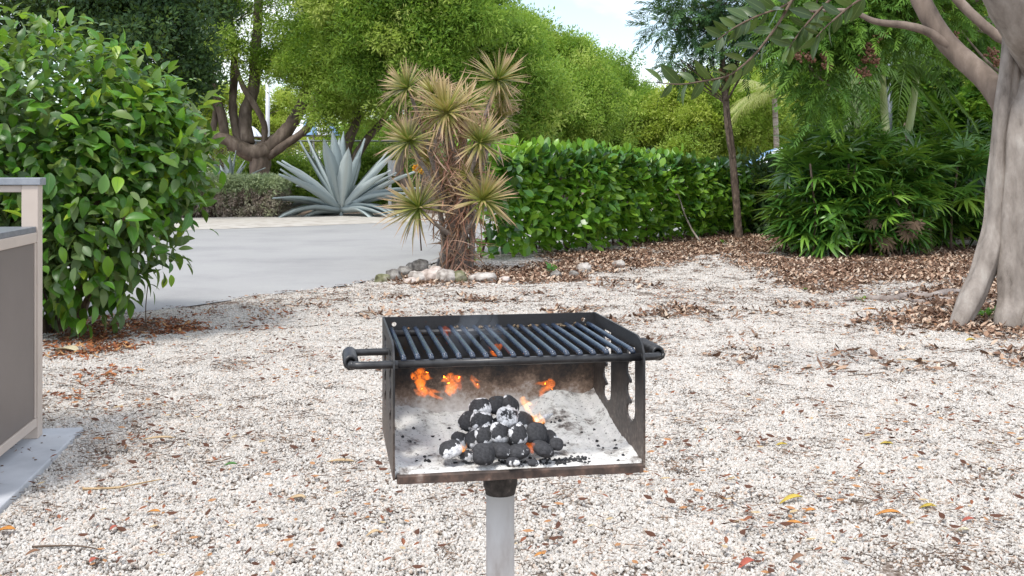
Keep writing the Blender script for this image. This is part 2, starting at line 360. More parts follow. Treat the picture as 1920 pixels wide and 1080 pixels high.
x, y = groundpts(12500, 2.6, 17, pw=1.4); px, py = toP(x,y)
dens = .17+1.7*np.clip(vnoise(x,y,1.3,31)-.45,0,1)+.55*np.exp(-((px-250)/420)**2-((py-880)/220)**2)+.5*np.exp(-((px-1650)/350)**2-((py-980)/120)**2)
keep = (rng.random(len(x)) < dens) & (road_sd(x,y) < -.05) & ~((x < -2.03+.107*(5.08-y)) & (y < 5.15)); x, y = x[keep], y[keep]; n = len(x)
lb = scatter('leaf_litter', None, lpz, np.stack([x,y,gz(x,y)],1), np.stack([0*x,0*x,rng.uniform(0,6.28,n)],1), rng.uniform(.8,1.5,n))
tag(lb, 'orange and brown leaf scraps scattered over the white gravel', 'leaf litter', kind='stuff')
mpz = [leafpatch(26, mulch_m, .06, .2, .01, .5) for k in range(6)]
x, y = groundpts(16000, 6.5, 24, 2.0, pw=1.6); m_ = mulch(x,y); px, _ = toP(x,y)
keep = (rng.random(len(x)) < np.clip(m_*1.3-.15,0,1)) & (road_sd(x,y) < -.1) & (px > 500); x1, y1 = x[keep], y[keep]; n = len(x1)
o = scatter('leaf_mulch', None, mpz, np.stack([x1,y1,gz(x1,y1)],1), np.stack([0*x1,0*x1,rng.uniform(0,6.28,n)],1), rng.uniform(.7,1.2,n))
tag(o, 'brown fallen leaf mulch under the hedge and palms', 'leaf mulch', kind='stuff')
rpz = [leafpatch(22, red_m, .045, .16, .01, .5) for k in range(5)]
x, y = rng.uniform(-5.5,-2.0,2600), rng.uniform(5.8,10,2600); m_ = mulch(x,y); keep = (rng.random(len(x)) < m_*.5-.05) & (road_sd(x,y) < -.1); x1, y1 = x[keep], y[keep]; n = len(x1)
o = scatter('rust_leaf_litter', None, rpz, np.stack([x1,y1,gz(x1,y1)],1), np.stack([0*x1,0*x1,rng.uniform(0,6.28,n)],1), rng.uniform(.7,1.1,n))
tag(o, 'rust red fallen leaves heaped under the variegated shrub', 'leaf litter', kind='stuff')

# ------------------------------------------------------------------ grill
GO = np.array([-.231, 2.069, CH-.601]); GA = .17; GW, GD = .508, .419
root = thing('charcoal_grill', (GO[0]-0, GO[1], 0), 'black steel park grill on a white post with flames rising from its coals', 'grill', rz=0)
GM = Matrix.Translation(Vector(GO)) @ Matrix.Rotation(GA, 4, 'Z')
def gl(u, d, h): return np.array(GM @ Vector((u, d, h)))
def steel(name, low=None, rust=.5):
    m, nt, b, o = newmat(name); tcn = nt.nodes.new('ShaderNodeTexCoord'); sp = nt.nodes.new('ShaderNodeSeparateXYZ'); nt.links.new(tcn.outputs['Object'], sp.inputs[0])
    n = noise(nt, 14, 8, .7); n2 = noise(nt, 90, 5, .7)
    blk = ramp(nt, [(.3, (.011,.011,.012)), (.7, (.03,.03,.032))]); nt.links.new(n2.outputs[0], blk.inputs[0])
    rs = ramp(nt, [(.35, (.05,.035,.028)), (.55, (.13,.095,.075)), (.7, (.30,.25,.21))]); nt.links.new(n2.outputs[0], rs.inputs[0])
    ma = nt.nodes.new('ShaderNodeMath'); ma.operation = 'MULTIPLY_ADD'; ma.inputs[1].default_value = .22
    nt.links.new(n.outputs[0], ma.inputs[0]); nt.links.new(sp.outputs['Z'], ma.inputs[2])
    mr = nt.nodes.new('ShaderNodeMapRange'); mr.inputs['From Min'].default_value = low[0]; mr.inputs['From Max'].default_value = low[1]; mr.inputs['To Min'].default_value = 1; mr.inputs['To Max'].default_value = 0
    nt.links.new(ma.outputs[0], mr.inputs['Value'])
    nt.links.new(mixc(nt, mr.outputs[0], blk.outputs[0], rs.outputs[0]), b.inputs['Base Color']); b.inputs['Roughness'].default_value = .48; bump(nt, n2.outputs[0], b, .25, .002)
    return m
M_side = steel('scorched_steel', (.10, .28))
M_rod = simple('black_rod', [(.3, (.012,.012,.013)), (.7, (.04,.04,.042))], 60, .36, .15, .001)
M_bar = simple('sky_tinted_grate_bar', [(.3, (.012,.018,.032)), (.62, (.03,.05,.09)), (.78, (.09,.085,.08))], 55, .24, .12, .001, spec=.9)  # blue sky reflection painted into the base colour of the black bars
M_lip = simple('rusty_lip', [(.3, (.025,.018,.015)), (.5, (.07,.048,.038)), (.62, (.13,.08,.06)), (.78, (.34,.28,.24))], 30, .7, .3, .002)
M_post = simple('pale_galvanised_paint', [(.25, (.34,.28,.24)), (.38, (.54,.50,.47)), (.5, (.64,.615,.59)), (.75, (.72,.70,.68))], 11, .55, .12, .001, detail=9, sc=(1,1,.35))
M_sleeve = simple('charred_sleeve', [(.3, (.02,.018,.017)), (.6, (.07,.06,.055)), (.75, (.2,.17,.15))], 60, .75, .5, .002)
# side plates in 2D (depth, height) with notched slots
def poly_plate(name, outline, holes, x0, x1, m, parent, label=None):
    # triangulate an outline with holes through a filled 2D curve, then give it thickness
    cu = bpy.data.curves.new('tmp', 'CURVE'); cu.dimensions = '2D'; cu.fill_mode = 'BOTH'
    for lp in [outline]+holes:
        s = cu.splines.new('POLY'); s.points.add(len(lp)-1); s.use_cyclic_u = True
        for p, q in zip(s.points, lp): p.co = (q[0], q[1], 0, 1)
    tmp = bpy.data.objects.new('tmp', cu); me = bpy.data.meshes.new_from_object(tmp)
    V = np.array([p.co[:] for p in me.vertices]); Fc = [list(p.vertices) for p in me.polygons]
    bpy.data.objects.remove(tmp); bpy.data.meshes.remove(me)
    key = {}; idx = []; U = []
    for p in V:
        k = (round(p[0],5), round(p[1],5))
        if k not in key: key[k] = len(U); U.append(p)
        idx.append(key[k])
    Fc = [[idx[i] for i in q] for q in Fc]; Fc = [q for q in Fc if len(set(q)) == len(q)]
    V = np.array(U); n = len(V); ec = {}
    for q in Fc:
        for a, c in zip(q, q[1:]+q[:1]): ec[(a,c)] = 1
    side = [(a,c) for (a,c) in ec if (c,a) not in ec]
    v3 = np.concatenate([np.stack([np.full(n,x0), V[:,0], V[:,1]],1), np.stack([np.full(n,x1), V[:,0], V[:,1]],1)])
    f3 = [q[::-1] for q in Fc]+[[i+n for i in q] for q in Fc]+[[a,c,c+n,a+n] for a,c in side]
    return part(name, mesh(name, v3, f3, m, False), parent, label, GM)
H = .262
def slot(d0, d1):
    p = [(d0,.236),(d0,.10),(d0+.006,.085),(d0+(d1-d0)*.45,.072)]       # front edge down, then up the toothed rear edge
    for k in range(4):
        z = .075+k*.044; p += [(d1-.004,z+.006),(d1,z+.014),(d1-.001,z+.024),(d1-.008,z+.031),(d1-.026,z+.034),(d1-.029,z+.040)]
    p = p[:-2]; p += [(d1-.012,.236)]
    return p
outl = [(0,.0),(GD,.0),(GD,H-.004),(GD-.004,H),(.05,H),(.03,.257),(.014,.247),(.004,.232),(0,.215)]
for x0 in (0.0, GW-.004): poly_plate('side_plate', outl, [slot(.062,.125), slot(.254,.322)], x0, x0+.004, M_side, root)
# back plate with two bolt holes
ring = lambda cx, cz, r: [(cx+r*math.cos(a), cz+r*math.sin(a)) for a in np.linspace(0, 2*math.pi, 10, endpoint=False)]
def back_plate():
    o = poly_plate('back_plate', [(0.0045,.0),(GW-.0045,0),(GW-.0045,H-.001),(.0045,H-.001)], [ring(.027,.244,.0055), ring(.478,.244,.0055)], 0, .004, M_back, root)
    v = np.array([p.co[:] for p in o.data.vertices]); v2 = np.stack([v[:,1], GD-.004-v[:,0]-.0005, v[:,2]], 1)
    for p, q in zip(o.data.vertices, v2): p.co = q
    o.data.flip_normals(); return o
mb_, nt, b, o_ = newmat('sooty_back'); tcn = nt.nodes.new('ShaderNodeTexCoord'); sp = nt.nodes.new('ShaderNodeSeparateXYZ'); nt.links.new(tcn.outputs['Object'], sp.inputs[0])
n = noise(nt, 9, 8, .72); n2 = noise(nt, 120, 4, .7); ma = nt.nodes.new('ShaderNodeMath'); ma.operation = 'MULTIPLY_ADD'; ma.inputs[1].default_value = -.16
nt.links.new(n.outputs[0], ma.inputs[0]); nt.links.new(sp.outputs['Z'], ma.inputs[2])
ma2 = nt.nodes.new('ShaderNodeMath'); ma2.operation = 'MULTIPLY_ADD'; ma2.inputs[1].default_value = -.06; nt.links.new(n2.outputs[0], ma2.inputs[0]); nt.links.new(ma.outputs[0], ma2.inputs[2])
rr = ramp(nt, [(.0, (.66,.62,.59)), (.13, (.48,.42,.38)), (.24, (.24,.165,.12)), (.36, (.07,.045,.032)), (.50, (.012,.011,.011)), (1, (.018,.018,.020))])
mr = nt.nodes.new('ShaderNodeMapRange'); mr.inputs['From Min'].default_value = -.078; mr.inputs['From Max'].default_value = .13; nt.links.new(ma2.outputs[0], mr.inputs['Value']); nt.links.new(mr.outputs[0], rr.inputs[0])
nt.links.new(rr.outputs[0], b.inputs['Base Color']); b.inputs['Roughness'].default_value = .75; bump(nt, n2.outputs[0], b, .4, .002); M_back = mb_
back_plate()
mb = MB(); mb.box((.0045, .006, -.0005), (GW-.0045, GD-.005, .0035)); part('firebox_floor', mb.mesh('firebox_floor', M_side), root, mat=GM)
# front lip: a bent angle
prof = [(-.006,-.007),(-.006,.007),(-.003,.010),(.004,.010),(.004,.0045),(.0055,.004),(.0055,-.006)]
v = []; 
for i, u in enumerate([.008,.012]+list(np.linspace(.03,GW-.03,12))+[GW-.012,GW-.006]):
    for a, c_ in prof: v.append((u, a+(.004 if i == 0 else 0)+rng.normal(0,.0003), c_+rng.normal(0,.0003)))
k = len(prof); nn = len(v)//k
f = [[i*k+j, i*k+(j+1)%k, (i+1)*k+(j+1)%k, (i+1)*k+j] for i in range(nn-1) for j in range(k)]+[list(range(k)), [(nn-1)*k+j for j in range(k)][::-1]]
part('front_lip', mesh('front_lip', v, f, M_lip, False), root, mat=GM)
# cooking grate
gr = bpy.data.objects.new('cooking_grate', None); link(gr, root); gr.matrix_basis = GM; ROOTLOC[gr.name] = GM.copy()
part('grate_rod', MB().tube([(.012,.016,.222),(GW-.006,.016,.222)], .0082, 12).mesh('grate_rod', M_rod), gr, mat=GM)
part('grate_rod', MB().tube([(.010,GD-.03,.226),(GW-.010,GD-.03,.226)], .0075, 10).mesh('grate_rod', M_rod), gr, mat=GM)
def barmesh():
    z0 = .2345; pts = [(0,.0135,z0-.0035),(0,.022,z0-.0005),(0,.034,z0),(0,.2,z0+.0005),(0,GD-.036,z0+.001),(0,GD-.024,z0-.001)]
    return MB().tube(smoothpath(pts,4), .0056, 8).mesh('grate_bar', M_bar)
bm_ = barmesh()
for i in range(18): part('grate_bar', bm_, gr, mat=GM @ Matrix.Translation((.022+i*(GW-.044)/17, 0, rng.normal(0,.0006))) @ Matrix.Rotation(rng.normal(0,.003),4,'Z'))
crust = MB()
for i in range(46):
    s = rng.uniform(.002,.005); crust.add(IV*s*rng.uniform(.6,1.3,(12,1))+np.array([rng.choice([rng.uniform(.22,.46), rng.uniform(.05,.5)]), GD-.03+rng.normal(0,.006), .2345+s*.3]), IF, rng.random())
cm = simple('burnt_grease', [(.35,(.02,.015,.012)),(.55,(.16,.11,.06)),(.75,(.4,.32,.2))], 120, .8, .4, .002)
o = part('burnt_crumbs', crust.mesh('burnt_crumbs', cm), gr, mat=GM); o['kind'] = 'stuff'
def handle(side, ext, d0, d1, z0, z1):
    s = -1 if side == 0 else 1; x0 = 0.012 if side == 0 else GW-.012; xe = -ext if side == 0 else GW+ext
    pts = [(x0,d0,z0),(xe-s*.022,d0,z0),(xe-s*.006,d0+.006,z0),(xe,d0+.022,z0+.1*(z1-z0)),(xe,d1-.022,z1-.1*(z1-z0)),(xe-s*.006,d1-.006,z1),(xe-s*.022,d1,z1),(x0,d1,z1)]
    P = [np.array(pts[0])]
    o = part('handle', MB().tube(smoothpath(pts,5), .0078, 10).mesh('handle', M_rod), root, mat=GM)
    turns = 15; C0 = np.array([xe,d0+.012,z0+.004]); C1 = np.array([xe,d1-.012,z1]); ax = C1-C0; hp = []
    e1 = np.array([1.,0,0]); e2 = np.cross(ax/np.linalg.norm(ax), e1)
    for k in range(turns*10+1):
        a = k/10*2*math.pi; hp.append(C0+ax*k/(turns*10)+(e1*math.cos(a)+e2*math.sin(a))*.0115)
    part('coil_grip', MB().tube(hp, .0042, 5).mesh('coil_grip', M_rod), o, mat=GM)
handle(0, .080, .016, .185, .222, .219); handle(1, .036, .016, .155, .222, .226)
# post and sleeve
pc = np.array([(938-960)/F*2.3, 2.3]); 
sl = MB().tube([(pc[0],pc[1],GO[2]-.001),(pc[0],pc[1],GO[2]-.075),(pc[0],pc[1],GO[2]-.090),(pc[0],pc[1],GO[2]-.094)], [.0375,.037,.0325,.0325], 28).mesh('post_sleeve', M_sleeve)
part('post_sleeve', sl, root)
part('post', MB().tube([(pc[0],pc[1],-.05),(pc[0],pc[1],.3),(pc[0],pc[1],GO[2]-.03)], .0305, 28).mesh('post', M_post), root)
# ash bed
M_ash, nt, b, o_ = newmat('grey_ash'); n = noise(nt, 13, 10, .75); n2 = noise(nt, 170, 4, .7)
r = ramp(nt, [(.33, (.05,.045,.042)), (.40, (.30,.27,.25)), (.48, (.76,.75,.72)), (.62, (.78,.76,.74))]); nt.links.new(n.outputs[0], r.inputs[0]); r2 = ramp(nt, [(.33, (.06,.055,.05)), (.41, (.9,.9,.9)), (1,(1,1,1))]); nt.links.new(n2.outputs[0], r2.inputs[0])
nt.links.new(mixc(nt, .9, r.outputs[0], r2.outputs[0], 'MULTIPLY'), b.inputs['Base Color']); b.inputs['Roughness'].default_value = 1; b.inputs['Specular IOR Level'].default_value = .05; bump(nt, n2.outputs[0], b, .5, .003)
us = np.linspace(.0046, GW-.0046, 90); ds = np.linspace(.0065, GD-.0095, 70); U, D = np.meshgrid(us, ds)
bank = np.clip((D-.16)/(GD-.17), 0, 1)**1.6*(.014+.03*vnoise(U, D*0, 14, 5)+.032*np.exp(-((U-.41)/.09)**2)); sideb = .03*np.clip((U-.455)/.05,0,1)**2*np.clip(D/.3,0,1)+.02*np.clip((.05-U)/.05,0,1)**2
Zz = .0065+bank+sideb+.006*vnoise(U,D,40,6)+.004*vnoise(U,D,110,8)+.002*rng.random(U.shape); Zz[0] = .0042; Zz[:,0] = Zz[:,0]
nu = len(us); v = np.stack([U.ravel(), D.ravel(), Zz.ravel()], 1); f = [[j*nu+i, j*nu+i+1, (j+1)*nu+i+1, (j+1)*nu+i] for j in range(len(ds)-1) for i in range(nu-1)]
edge = [j*nu for j in range(len(ds))]
o = part('ash', mesh('ash', v, f, M_ash), None, mat=GM); tag(o, 'pale grey ash bed banked against the back of the grill firebox', 'ash', kind='stuff')
# crumbs of charcoal in the ash
crm = MB()
for i in range(230):
    if rng.random() < .6: u_, d_ = rng.uniform(.22,.40), rng.uniform(.012,.05)
    else: u_, d_ = rng.uniform(.02,.49), rng.uniform(.015,.3)
    s = rng.uniform(.0015,.0052); j = int(np.argmin(abs(ds-d_))); i_ = int(np.argmin(abs(us-u_)))
    crm.add(IV*s*rng.uniform(.5,1.4,(12,3))+np.array([u_,d_,Zz[j,i_]]), IF, rng.random())
M_crumb = simple('charcoal_crumbs', [(.3,(.012,.012,.013)),(.6,(.05,.05,.052)),(.7,(.45,.43,.42))], 80, .9, .3, .002)
o = part('charcoal_crumbs', crm.mesh('charcoal_crumbs', M_crumb), None, mat=GM); tag(o, 'broken charcoal crumbs lying in the ash along the front of the firebox', 'charcoal crumbs', kind='stuff')

# briquettes
def briq_mat(name, thr):
    m, nt, b, o = newmat(name); n = noise(nt, 19, 7, .7); geo = nt.nodes.new('ShaderNodeTexCoord'); sp = nt.nodes.new('ShaderNodeSeparateXYZ')
    nt.links.new(geo.outputs['Object'], sp.inputs[0]); oi = nt.nodes.new('ShaderNodeObjectInfo')
    ma = nt.nodes.new('ShaderNodeMath'); ma.operation = 'MULTIPLY_ADD'; ma.inputs[1].default_value = 5.0; nt.links.new(sp.outputs['Z'], ma.inputs[0]); vl = nt.nodes.new('ShaderNodeVectorMath'); vl.operation = 'LENGTH'; vm = nt.nodes.new('ShaderNodeVectorMath'); vm.operation = 'MULTIPLY'; vm.inputs[1].default_value = (1,1,0); nt.links.new(geo.outputs['Object'], vm.inputs[0]); nt.links.new(vm.outputs[0], vl.inputs[0]); m3 = nt.nodes.new('ShaderNodeMath'); m3.operation = 'MULTIPLY_ADD'; m3.inputs[1].default_value = 7.0; nt.links.new(vl.outputs['Value'], m3.inputs[0]); nt.links.new(n.outputs[0], m3.inputs[2]); nt.links.new(m3.outputs[0], ma.inputs[2])
    n2 = noise(nt, 150, 4, .6); r = ramp(nt, [(thr, (0,0,0)), (thr+.03, (1,1,1))]); nt.links.new(ma.outputs[0], r.inputs[0])
    bk = ramp(nt, [(.3, (.018,.018,.020)), (.7, (.062,.062,.067))]); nt.links.new(n2.outputs[0], bk.inputs[0]); wh = ramp(nt, [(.35, (.36,.36,.37)), (.6, (.74,.74,.75))]); nt.links.new(n2.outputs[0], wh.inputs[0])
    nt.links.new(mixc(nt, r.outputs[0], bk.outputs[0], wh.outputs[0]), b.inputs['Base Color']); b.inputs['Roughness'].default_value = .85; bump(nt, n2.outputs[0], b, .45, .002)
    return m
BM = {0: briq_mat('charcoal', .80), 1: briq_mat('charcoal_ash_cap', .665), 2: briq_mat('charcoal_ash_spots', .645), 3: briq_mat('charcoal_ashed', .58)}
def briqmesh(s, seed, m):
    r = np.random.default_rng(seed); nu, nv = 18, 10; V = []
    for j in range(nv+1):
        ph = math.pi*j/nv-math.pi/2
        for i in range(nu):
            th = 2*math.pi*i/nu; cx = math.copysign(abs(math.cos(th))**.75, math.cos(th)); cy = math.copysign(abs(math.sin(th))**.75, math.sin(th)); cp = math.cos(ph)**.62
            V.append((cx*cp, cy*cp*.96, math.copysign(abs(math.sin(ph))**1.25, math.sin(ph))*.56))
    V = np.array(V)*s/2; off = r.uniform(0, 50, 3)
    nz_ = vnoise(V[:,0]+off[0], V[:,1]*1+V[:,2], 45, seed)-.5; V *= (1+.10*nz_)[:,None]
    f = [[j*nu+i, j*nu+(i+1)%nu, (j+1)*nu+(i+1)%nu, (j+1)*nu+i] for j in range(nv) for i in range(nu)]
    return mesh('charcoal_briquette', V, f, m)
BR = [ # px, py, Y, size px, style, tilt euler, label
 (845,842,2.135,44,1,(.35,-.25,.3),'round charcoal briquette at the lower left of the pile with white ash on its shoulder'),
 (907,852,2.112,43,0,(1.25,.1,.2),'plain dark briquette standing on edge at the very front of the pile'),
 (875,855,2.15,34,2,(.2,.3,.9),'small half hidden briquette between the lower left one and the front one'),
 (864,826,2.20,38,1,(.5,.4,.2),'dark briquette leaning behind the lower left ash shouldered one'),
 (900,765,2.235,42,2,(.7,-.2,.1),'top left briquette of the pile with ragged white ash patches'),
 (933,760,2.245,36,0,(1.15,0,.1),'smooth plain briquette in the middle of the pile summit'),
 (957,760,2.25,38,1,(.9,.6,.5),'top right briquette of the pile with a white ash rim'),
 (878,790,2.215,36,1,(1.0,-.8,.4),'tilted briquette on the left flank of the pile below the top left one'),
 (903,792,2.195,42,2,(1.0,.15,.1),'second row briquette with a pale ash spot on its face'),
 (952,783,2.19,42,3,(1.05,.1,.35),'briquette with its face almost covered in white ash'),
 (983,791,2.20,40,1,(.9,.5,.2),'briquette with a bluish ash top on the right of the second row'),
 (911,816,2.165,42,1,(1.1,-.2,.6),'briquette with a white ash crown above the front standing one'),
 (937,812,2.16,42,2,(1.15,.3,.7),'briquette with a curved white ash edge in the centre of the pile'),
 (972,815,2.16,42,1,(1.1,-.1,.9),'briquette with an ash tipped top beside the centre one'),
 (1007,813,2.175,42,0,(1.2,.2,.4),'plain cracked briquette on the right flank of the pile'),
 (889,823,2.18,36,2,(.9,-.5,.1),'greyish briquette between the left flank and the ash crowned one'),
 (941,845,2.135,44,0,(.25,.1,.5),'flat lying dark briquette in the front row right of the standing one'),
 (972,846,2.135,42,0,(.15,-.2,.3),'flat lying briquette in the front row next to a glowing ember'),
 (1018,842,2.14,42,0,(.4,.3,.8),'broad dark briquette at the lower right of the pile'),
 (1043,833,2.155,26,0,(.9,.2,.1),'small knob of charcoal at the far right of the pile'),
 (1028,824,2.20,34,1,(.8,-.6,.4),'ash edged briquette behind the lower right one'),
 (962,866,2.095,26,2,(.1,.1,.2),'broken ash dusted charcoal chunk at the foot of the pile'),
 (1000,868,2.095,22,2,(.1,.0,1.2),'thin charcoal flake at the front foot of the pile'),
]
for i, (px, py, Y_, sz, st, eu, lab) in enumerate(BR):
    p = W(px, py, Y_); p[2] = max(p[2], GO[2]+.014); o = part('charcoal_briquette', briqmesh(sz/F*Y_*1.04, 100+i, BM[st]), None, mat=Matrix.Translation(Vector(p)) @ Euler((eu[0], eu[1], eu[2])).to_matrix().to_4x4())
    tag(o, lab, 'briquette', 'charcoal briquettes piled in the grill')
for i, (u_, d_, h_) in enumerate([(.20,.15,.03),(.245,.15,.03),(.29,.15,.03),(.215,.19,.03),(.26,.19,.03),(.30,.185,.03),(.235,.165,.062),(.275,.17,.062)]):
    o = part('charcoal_briquette', briqmesh(.048, 300+i, BM[0]), None, mat=Matrix.Translation(Vector(gl(u_,d_,h_))) @ Euler((rng.uniform(-.4,.4), rng.uniform(-.4,.4), rng.uniform(0,3))).to_matrix().to_4x4())
    tag(o, 'dark charcoal briquette buried in the heart of the pile', 'briquette', 'charcoal briquettes piled in the grill')
# stick of charcoal on the right
o = part('charred_stick', MB().tube(smoothpath([W(1003,792,2.21), W(1018,784,2.24), W(1036,776,2.29)],4), [.004,.007,.006,.004,.003,.006,.005,.003,.002], 6, jit=.15).mesh('charred_stick', BM[0]))
tag(o, 'thin charred stick poking out of the pile towards the right', 'stick')
# flames: closed volumes that give off light
def flame_mat(name, col, s):
    m = bpy.data.materials.new(name); m.use_nodes = True; nt = m.node_tree; nt.nodes.clear(); o = nt.nodes.new('ShaderNodeOutputMaterial'); e = nt.nodes.new('ShaderNodeEmission')
    e.inputs[0].default_value = (*col, 1); e.inputs[1].default_value = s; nt.links.new(e.outputs[0], o.inputs['Volume']); return m
FL = {'o': flame_mat('orange_flame', (1,.19,.008), 26), 'y': flame_mat('yellow_flame', (1,.34,.05), 42), 'r': flame_mat('faint_red_flame', (1,.15,.03), 13)}
FLAMES = [
 ('o', 2.22, [(790,692),(787,712),(790,728),(800,740)], [9,11,9,3], 'tall orange flame near the left side of the firebox'),
 ('o', 2.21, [(790,722),(803,735),(818,744),(832,748)], [6,5,4,1], 'thin orange flame streak trailing right from the tall left flame'),
 ('o', 2.20, [(777,730),(786,738),(798,744)], [3,5,2], 'small orange flame lick under the tall left flame'),
 ('o', 2.25, [(838,703),(846,712),(848,724),(843,735),(846,744)], [5,11,12,8,2], 'ragged orange flame between the left flame and the coals'),
 ('r', 2.26, [(858,704),(860,716),(862,730)], [3,7,3], 'faint red flame rising beside the ragged orange one'),
 ('o', 2.26, [(884,703),(887,714),(893,722),(899,726)], [2,2.5,5,3], 'little flame curl above the top left briquette'),
 ('o', 2.25, [(1032,712),(1030,724),(1018,732),(1012,744)], [5,8,6,2], 'orange flame above the right side of the coals'),
 ('y', 2.20, [(978,745),(984,758),(990,768),(996,776)], [5,6,4,1], 'yellow flame standing on the right shoulder of the pile'),
 ('y', 2.20, [(1022,788),(1012,790),(1004,786),(1008,775)], [5,6,5,1], 'bright yellow flame licking along the charred stick'),
 ('r', 2.19, [(992,772),(1000,762),(1008,752)], [3,3,1], 'thin pale flame strand above the charred stick'),
 ('r', 2.33, [(833,612),(838,626),(839,645)], [5,4,2], 'small red flame passing up between the grate bars'),
 ('o', 2.21, [(929,645),(934,652),(928,664),(920,658)], [2,5,6,3], 'small orange flame seen through the middle of the grate'),
 ('y', 2.13, [(866,846),(870,842),(868,836)], [3,4,1], 'tiny yellow flame between the lower left briquettes'),
 ('o', 2.13, [(990,832),(996,840),(999,850)], [4,6,2], 'glowing orange ember flame between the front right briquettes'),
]
for kd, Y_, pts, rad, lab in FLAMES:
    P = smoothpath([W(a, c_, Y_+rng.uniform(-.012,.012)) for a, c_ in pts], 6); R_ = resamp(rad, P)/F*Y_; R_ = np.maximum(R_*1.2*(1+.2*np.sin(np.linspace(0,11,len(P))+rng.uniform(0,6))), .0005)
    fb = MB(); fb.tube(P, R_*.78, 12, jit=.2); n_ = len(P); off = R_.max()
    for s_ in (-1, 1):
        q = P[int(n_*.15):int(n_*.85)].copy(); k_ = len(q); w_ = np.linspace(0,1,k_)
        q[:,0] += s_*off*(.35+.75*w_); q[:,2] += off*1.6*w_; fb.tube(q, np.maximum(np.interp(w_, [0,.4,1], [.25,.5,.05])*off, .0004), 8, jit=.2)
    o = part('flame', fb.mesh('flame', FL[kd])); tag(o, lab, 'flame', 'flames in the grill')
sm_m = bpy.data.materials.new('thin_smoke'); sm_m.use_nodes = True; nt = sm_m.node_tree; nt.nodes.clear(); oo = nt.nodes.new('ShaderNodeOutputMaterial'); vs = nt.nodes.new('ShaderNodeVolumeScatter'); vs.inputs['Color'].default_value = (.75,.85,1,1); vs.inputs['Density'].default_value = 1.8; nt.links.new(vs.outputs[0], oo.inputs['Volume'])
sk = MB()
for a in ([(870,668),(862,640),(880,612),(905,590),(918,560)], [(905,660),(925,636),(915,610),(930,585)]):
    P = smoothpath([W(q[0], q[1], 2.32) for q in a], 5); sk.tube(P, resamp([.012,.03,.028,.022,.004], P), 10, jit=.1)
o = part('smoke', sk.mesh('smoke', sm_m)); tag(o, 'thin bluish smoke drifting up through the grate', 'smoke', kind='stuff')

# ------------------------------------------------------------------ cabinet on its concrete pad
M_beige = simple('beige_powder_coat', [(.3, (.50,.42,.36)), (.7, (.56,.475,.41))], 4, .5, .03, .001)
M_panel = simple('brown_grey_panel', [(.3, (.155,.13,.118)), (.7, (.18,.15,.136))], 3, .45, .03, .001)
M_slab = simple('grey_counter', [(.3, (.12,.13,.145)), (.7, (.20,.21,.23))], 30, .4, .05, .001)
M_cap = simple('grey_cap', [(.3, (.22,.24,.27)), (.7, (.30,.32,.35))], 30, .35, .05, .001)
M_conc = simple('grey_concrete', [(.3, (.36,.37,.39)), (.55, (.48,.49,.51)), (.7, (.54,.55,.565))], 3, .85, .2, .003, detail=9)
CA = math.radians(8.7); c0 = W(80, 815, 4.93)
cabM = Matrix.Translation((c0[0], c0[1], .03)) @ Matrix.Rotation(CA, 4, 'Z')          # +x right, +y away; post corner at the origin
cab = thing('outdoor_cabinet', (c0[0], c0[1], .03), 'beige framed cabinet with brown side panel and grey counter beside the leafy shrub', 'cabinet', rz=CA)
def cb(name, lo, hi, m, p=None, bev=.003):
    o = part(name, MB().box(lo, hi).mesh(name, m, False), p or cab, mat=cabM)
    if bev: q = o.modifiers.new('bevel', 'BEVEL'); q.width = bev; q.segments = 2
    return o
TT = 1.188; LW = 1.15
for x0 in (-.072, -LW): cb('post', (x0, -.074, .0), (x0+.072, 0, TT-.034), M_beige)
cb('top_rail', (-LW+.072, -.066, TT-.066), (-.0725, -.02, TT-.034), M_beige)
cb('top_cap', (-LW-.01, -.084, TT-.0335), (.012, .012, TT-.0), M_cap)
cb('counter', (-LW-.004, -1.05, .940), (-.008, -.0745, .966), M_slab)
cb('upper_rail', (-.050, -1.02, .893), (-.004, -.0745, .9395), M_beige)
cb('lower_rail', (-.050, -1.02, .055), (-.004, -.0745, .095), M_beige)
cb('side_panel', (-.040, -1.02, .0953), (-.012, -.0945, .8925), M_panel)
cb('stile', (-.046, -.094, .0953), (-.006, -.0745, .8925), M_beige)
cb('front_post', (-.072, -1.094, .0), (-.002, -1.0205, .9395), M_beige)
cb('front_post', (-LW, -1.094, .0), (-LW+.07, -1.0205, .9395), M_beige)
cb('back_panel', (-LW+.073, -.05, .06), (-.073, -.03, .9395), M_panel)
cb('side_panel', (-LW+.012, -1.02, .0953), (-LW+.04, -.075, .9395), M_panel)
pad = part('concrete_pad', MB().box((-1.6, -1.6, -.085), (.15, .13, -.0005)).mesh('concrete_pad', M_conc, False), None, mat=cabM)
q = pad.modifiers.new('bevel', 'BEVEL'); q.width = .006; q.segments = 2; pad['kind'] = 'structure'
mbb = MB()
for i in range(9):
    mbb.tube([(-.02-rng.uniform(.0,.09)+.1, -rng.uniform(.1,1.2), -.001), (0,0,0)], [.001,.001], 3) if 0 else mbb.box((.03+.07*rng.random(), -1.1*rng.random()-.05, -.0005), (.04+.07*rng.random(), -.0, .0)) if 0 else None
    s = rng.uniform(.004,.009); mbb.add(IV*s*np.array([1,1,.3])+np.array([rng.uniform(-.02,.1), rng.uniform(-1.2,-.02), .001]), IF, rng.random())
o = part('leaf_specks', mbb.mesh('leaf_specks', needle_m), None, mat=cabM); tag(o, 'dark specks of debris lying on the concrete pad', 'debris', kind='stuff')

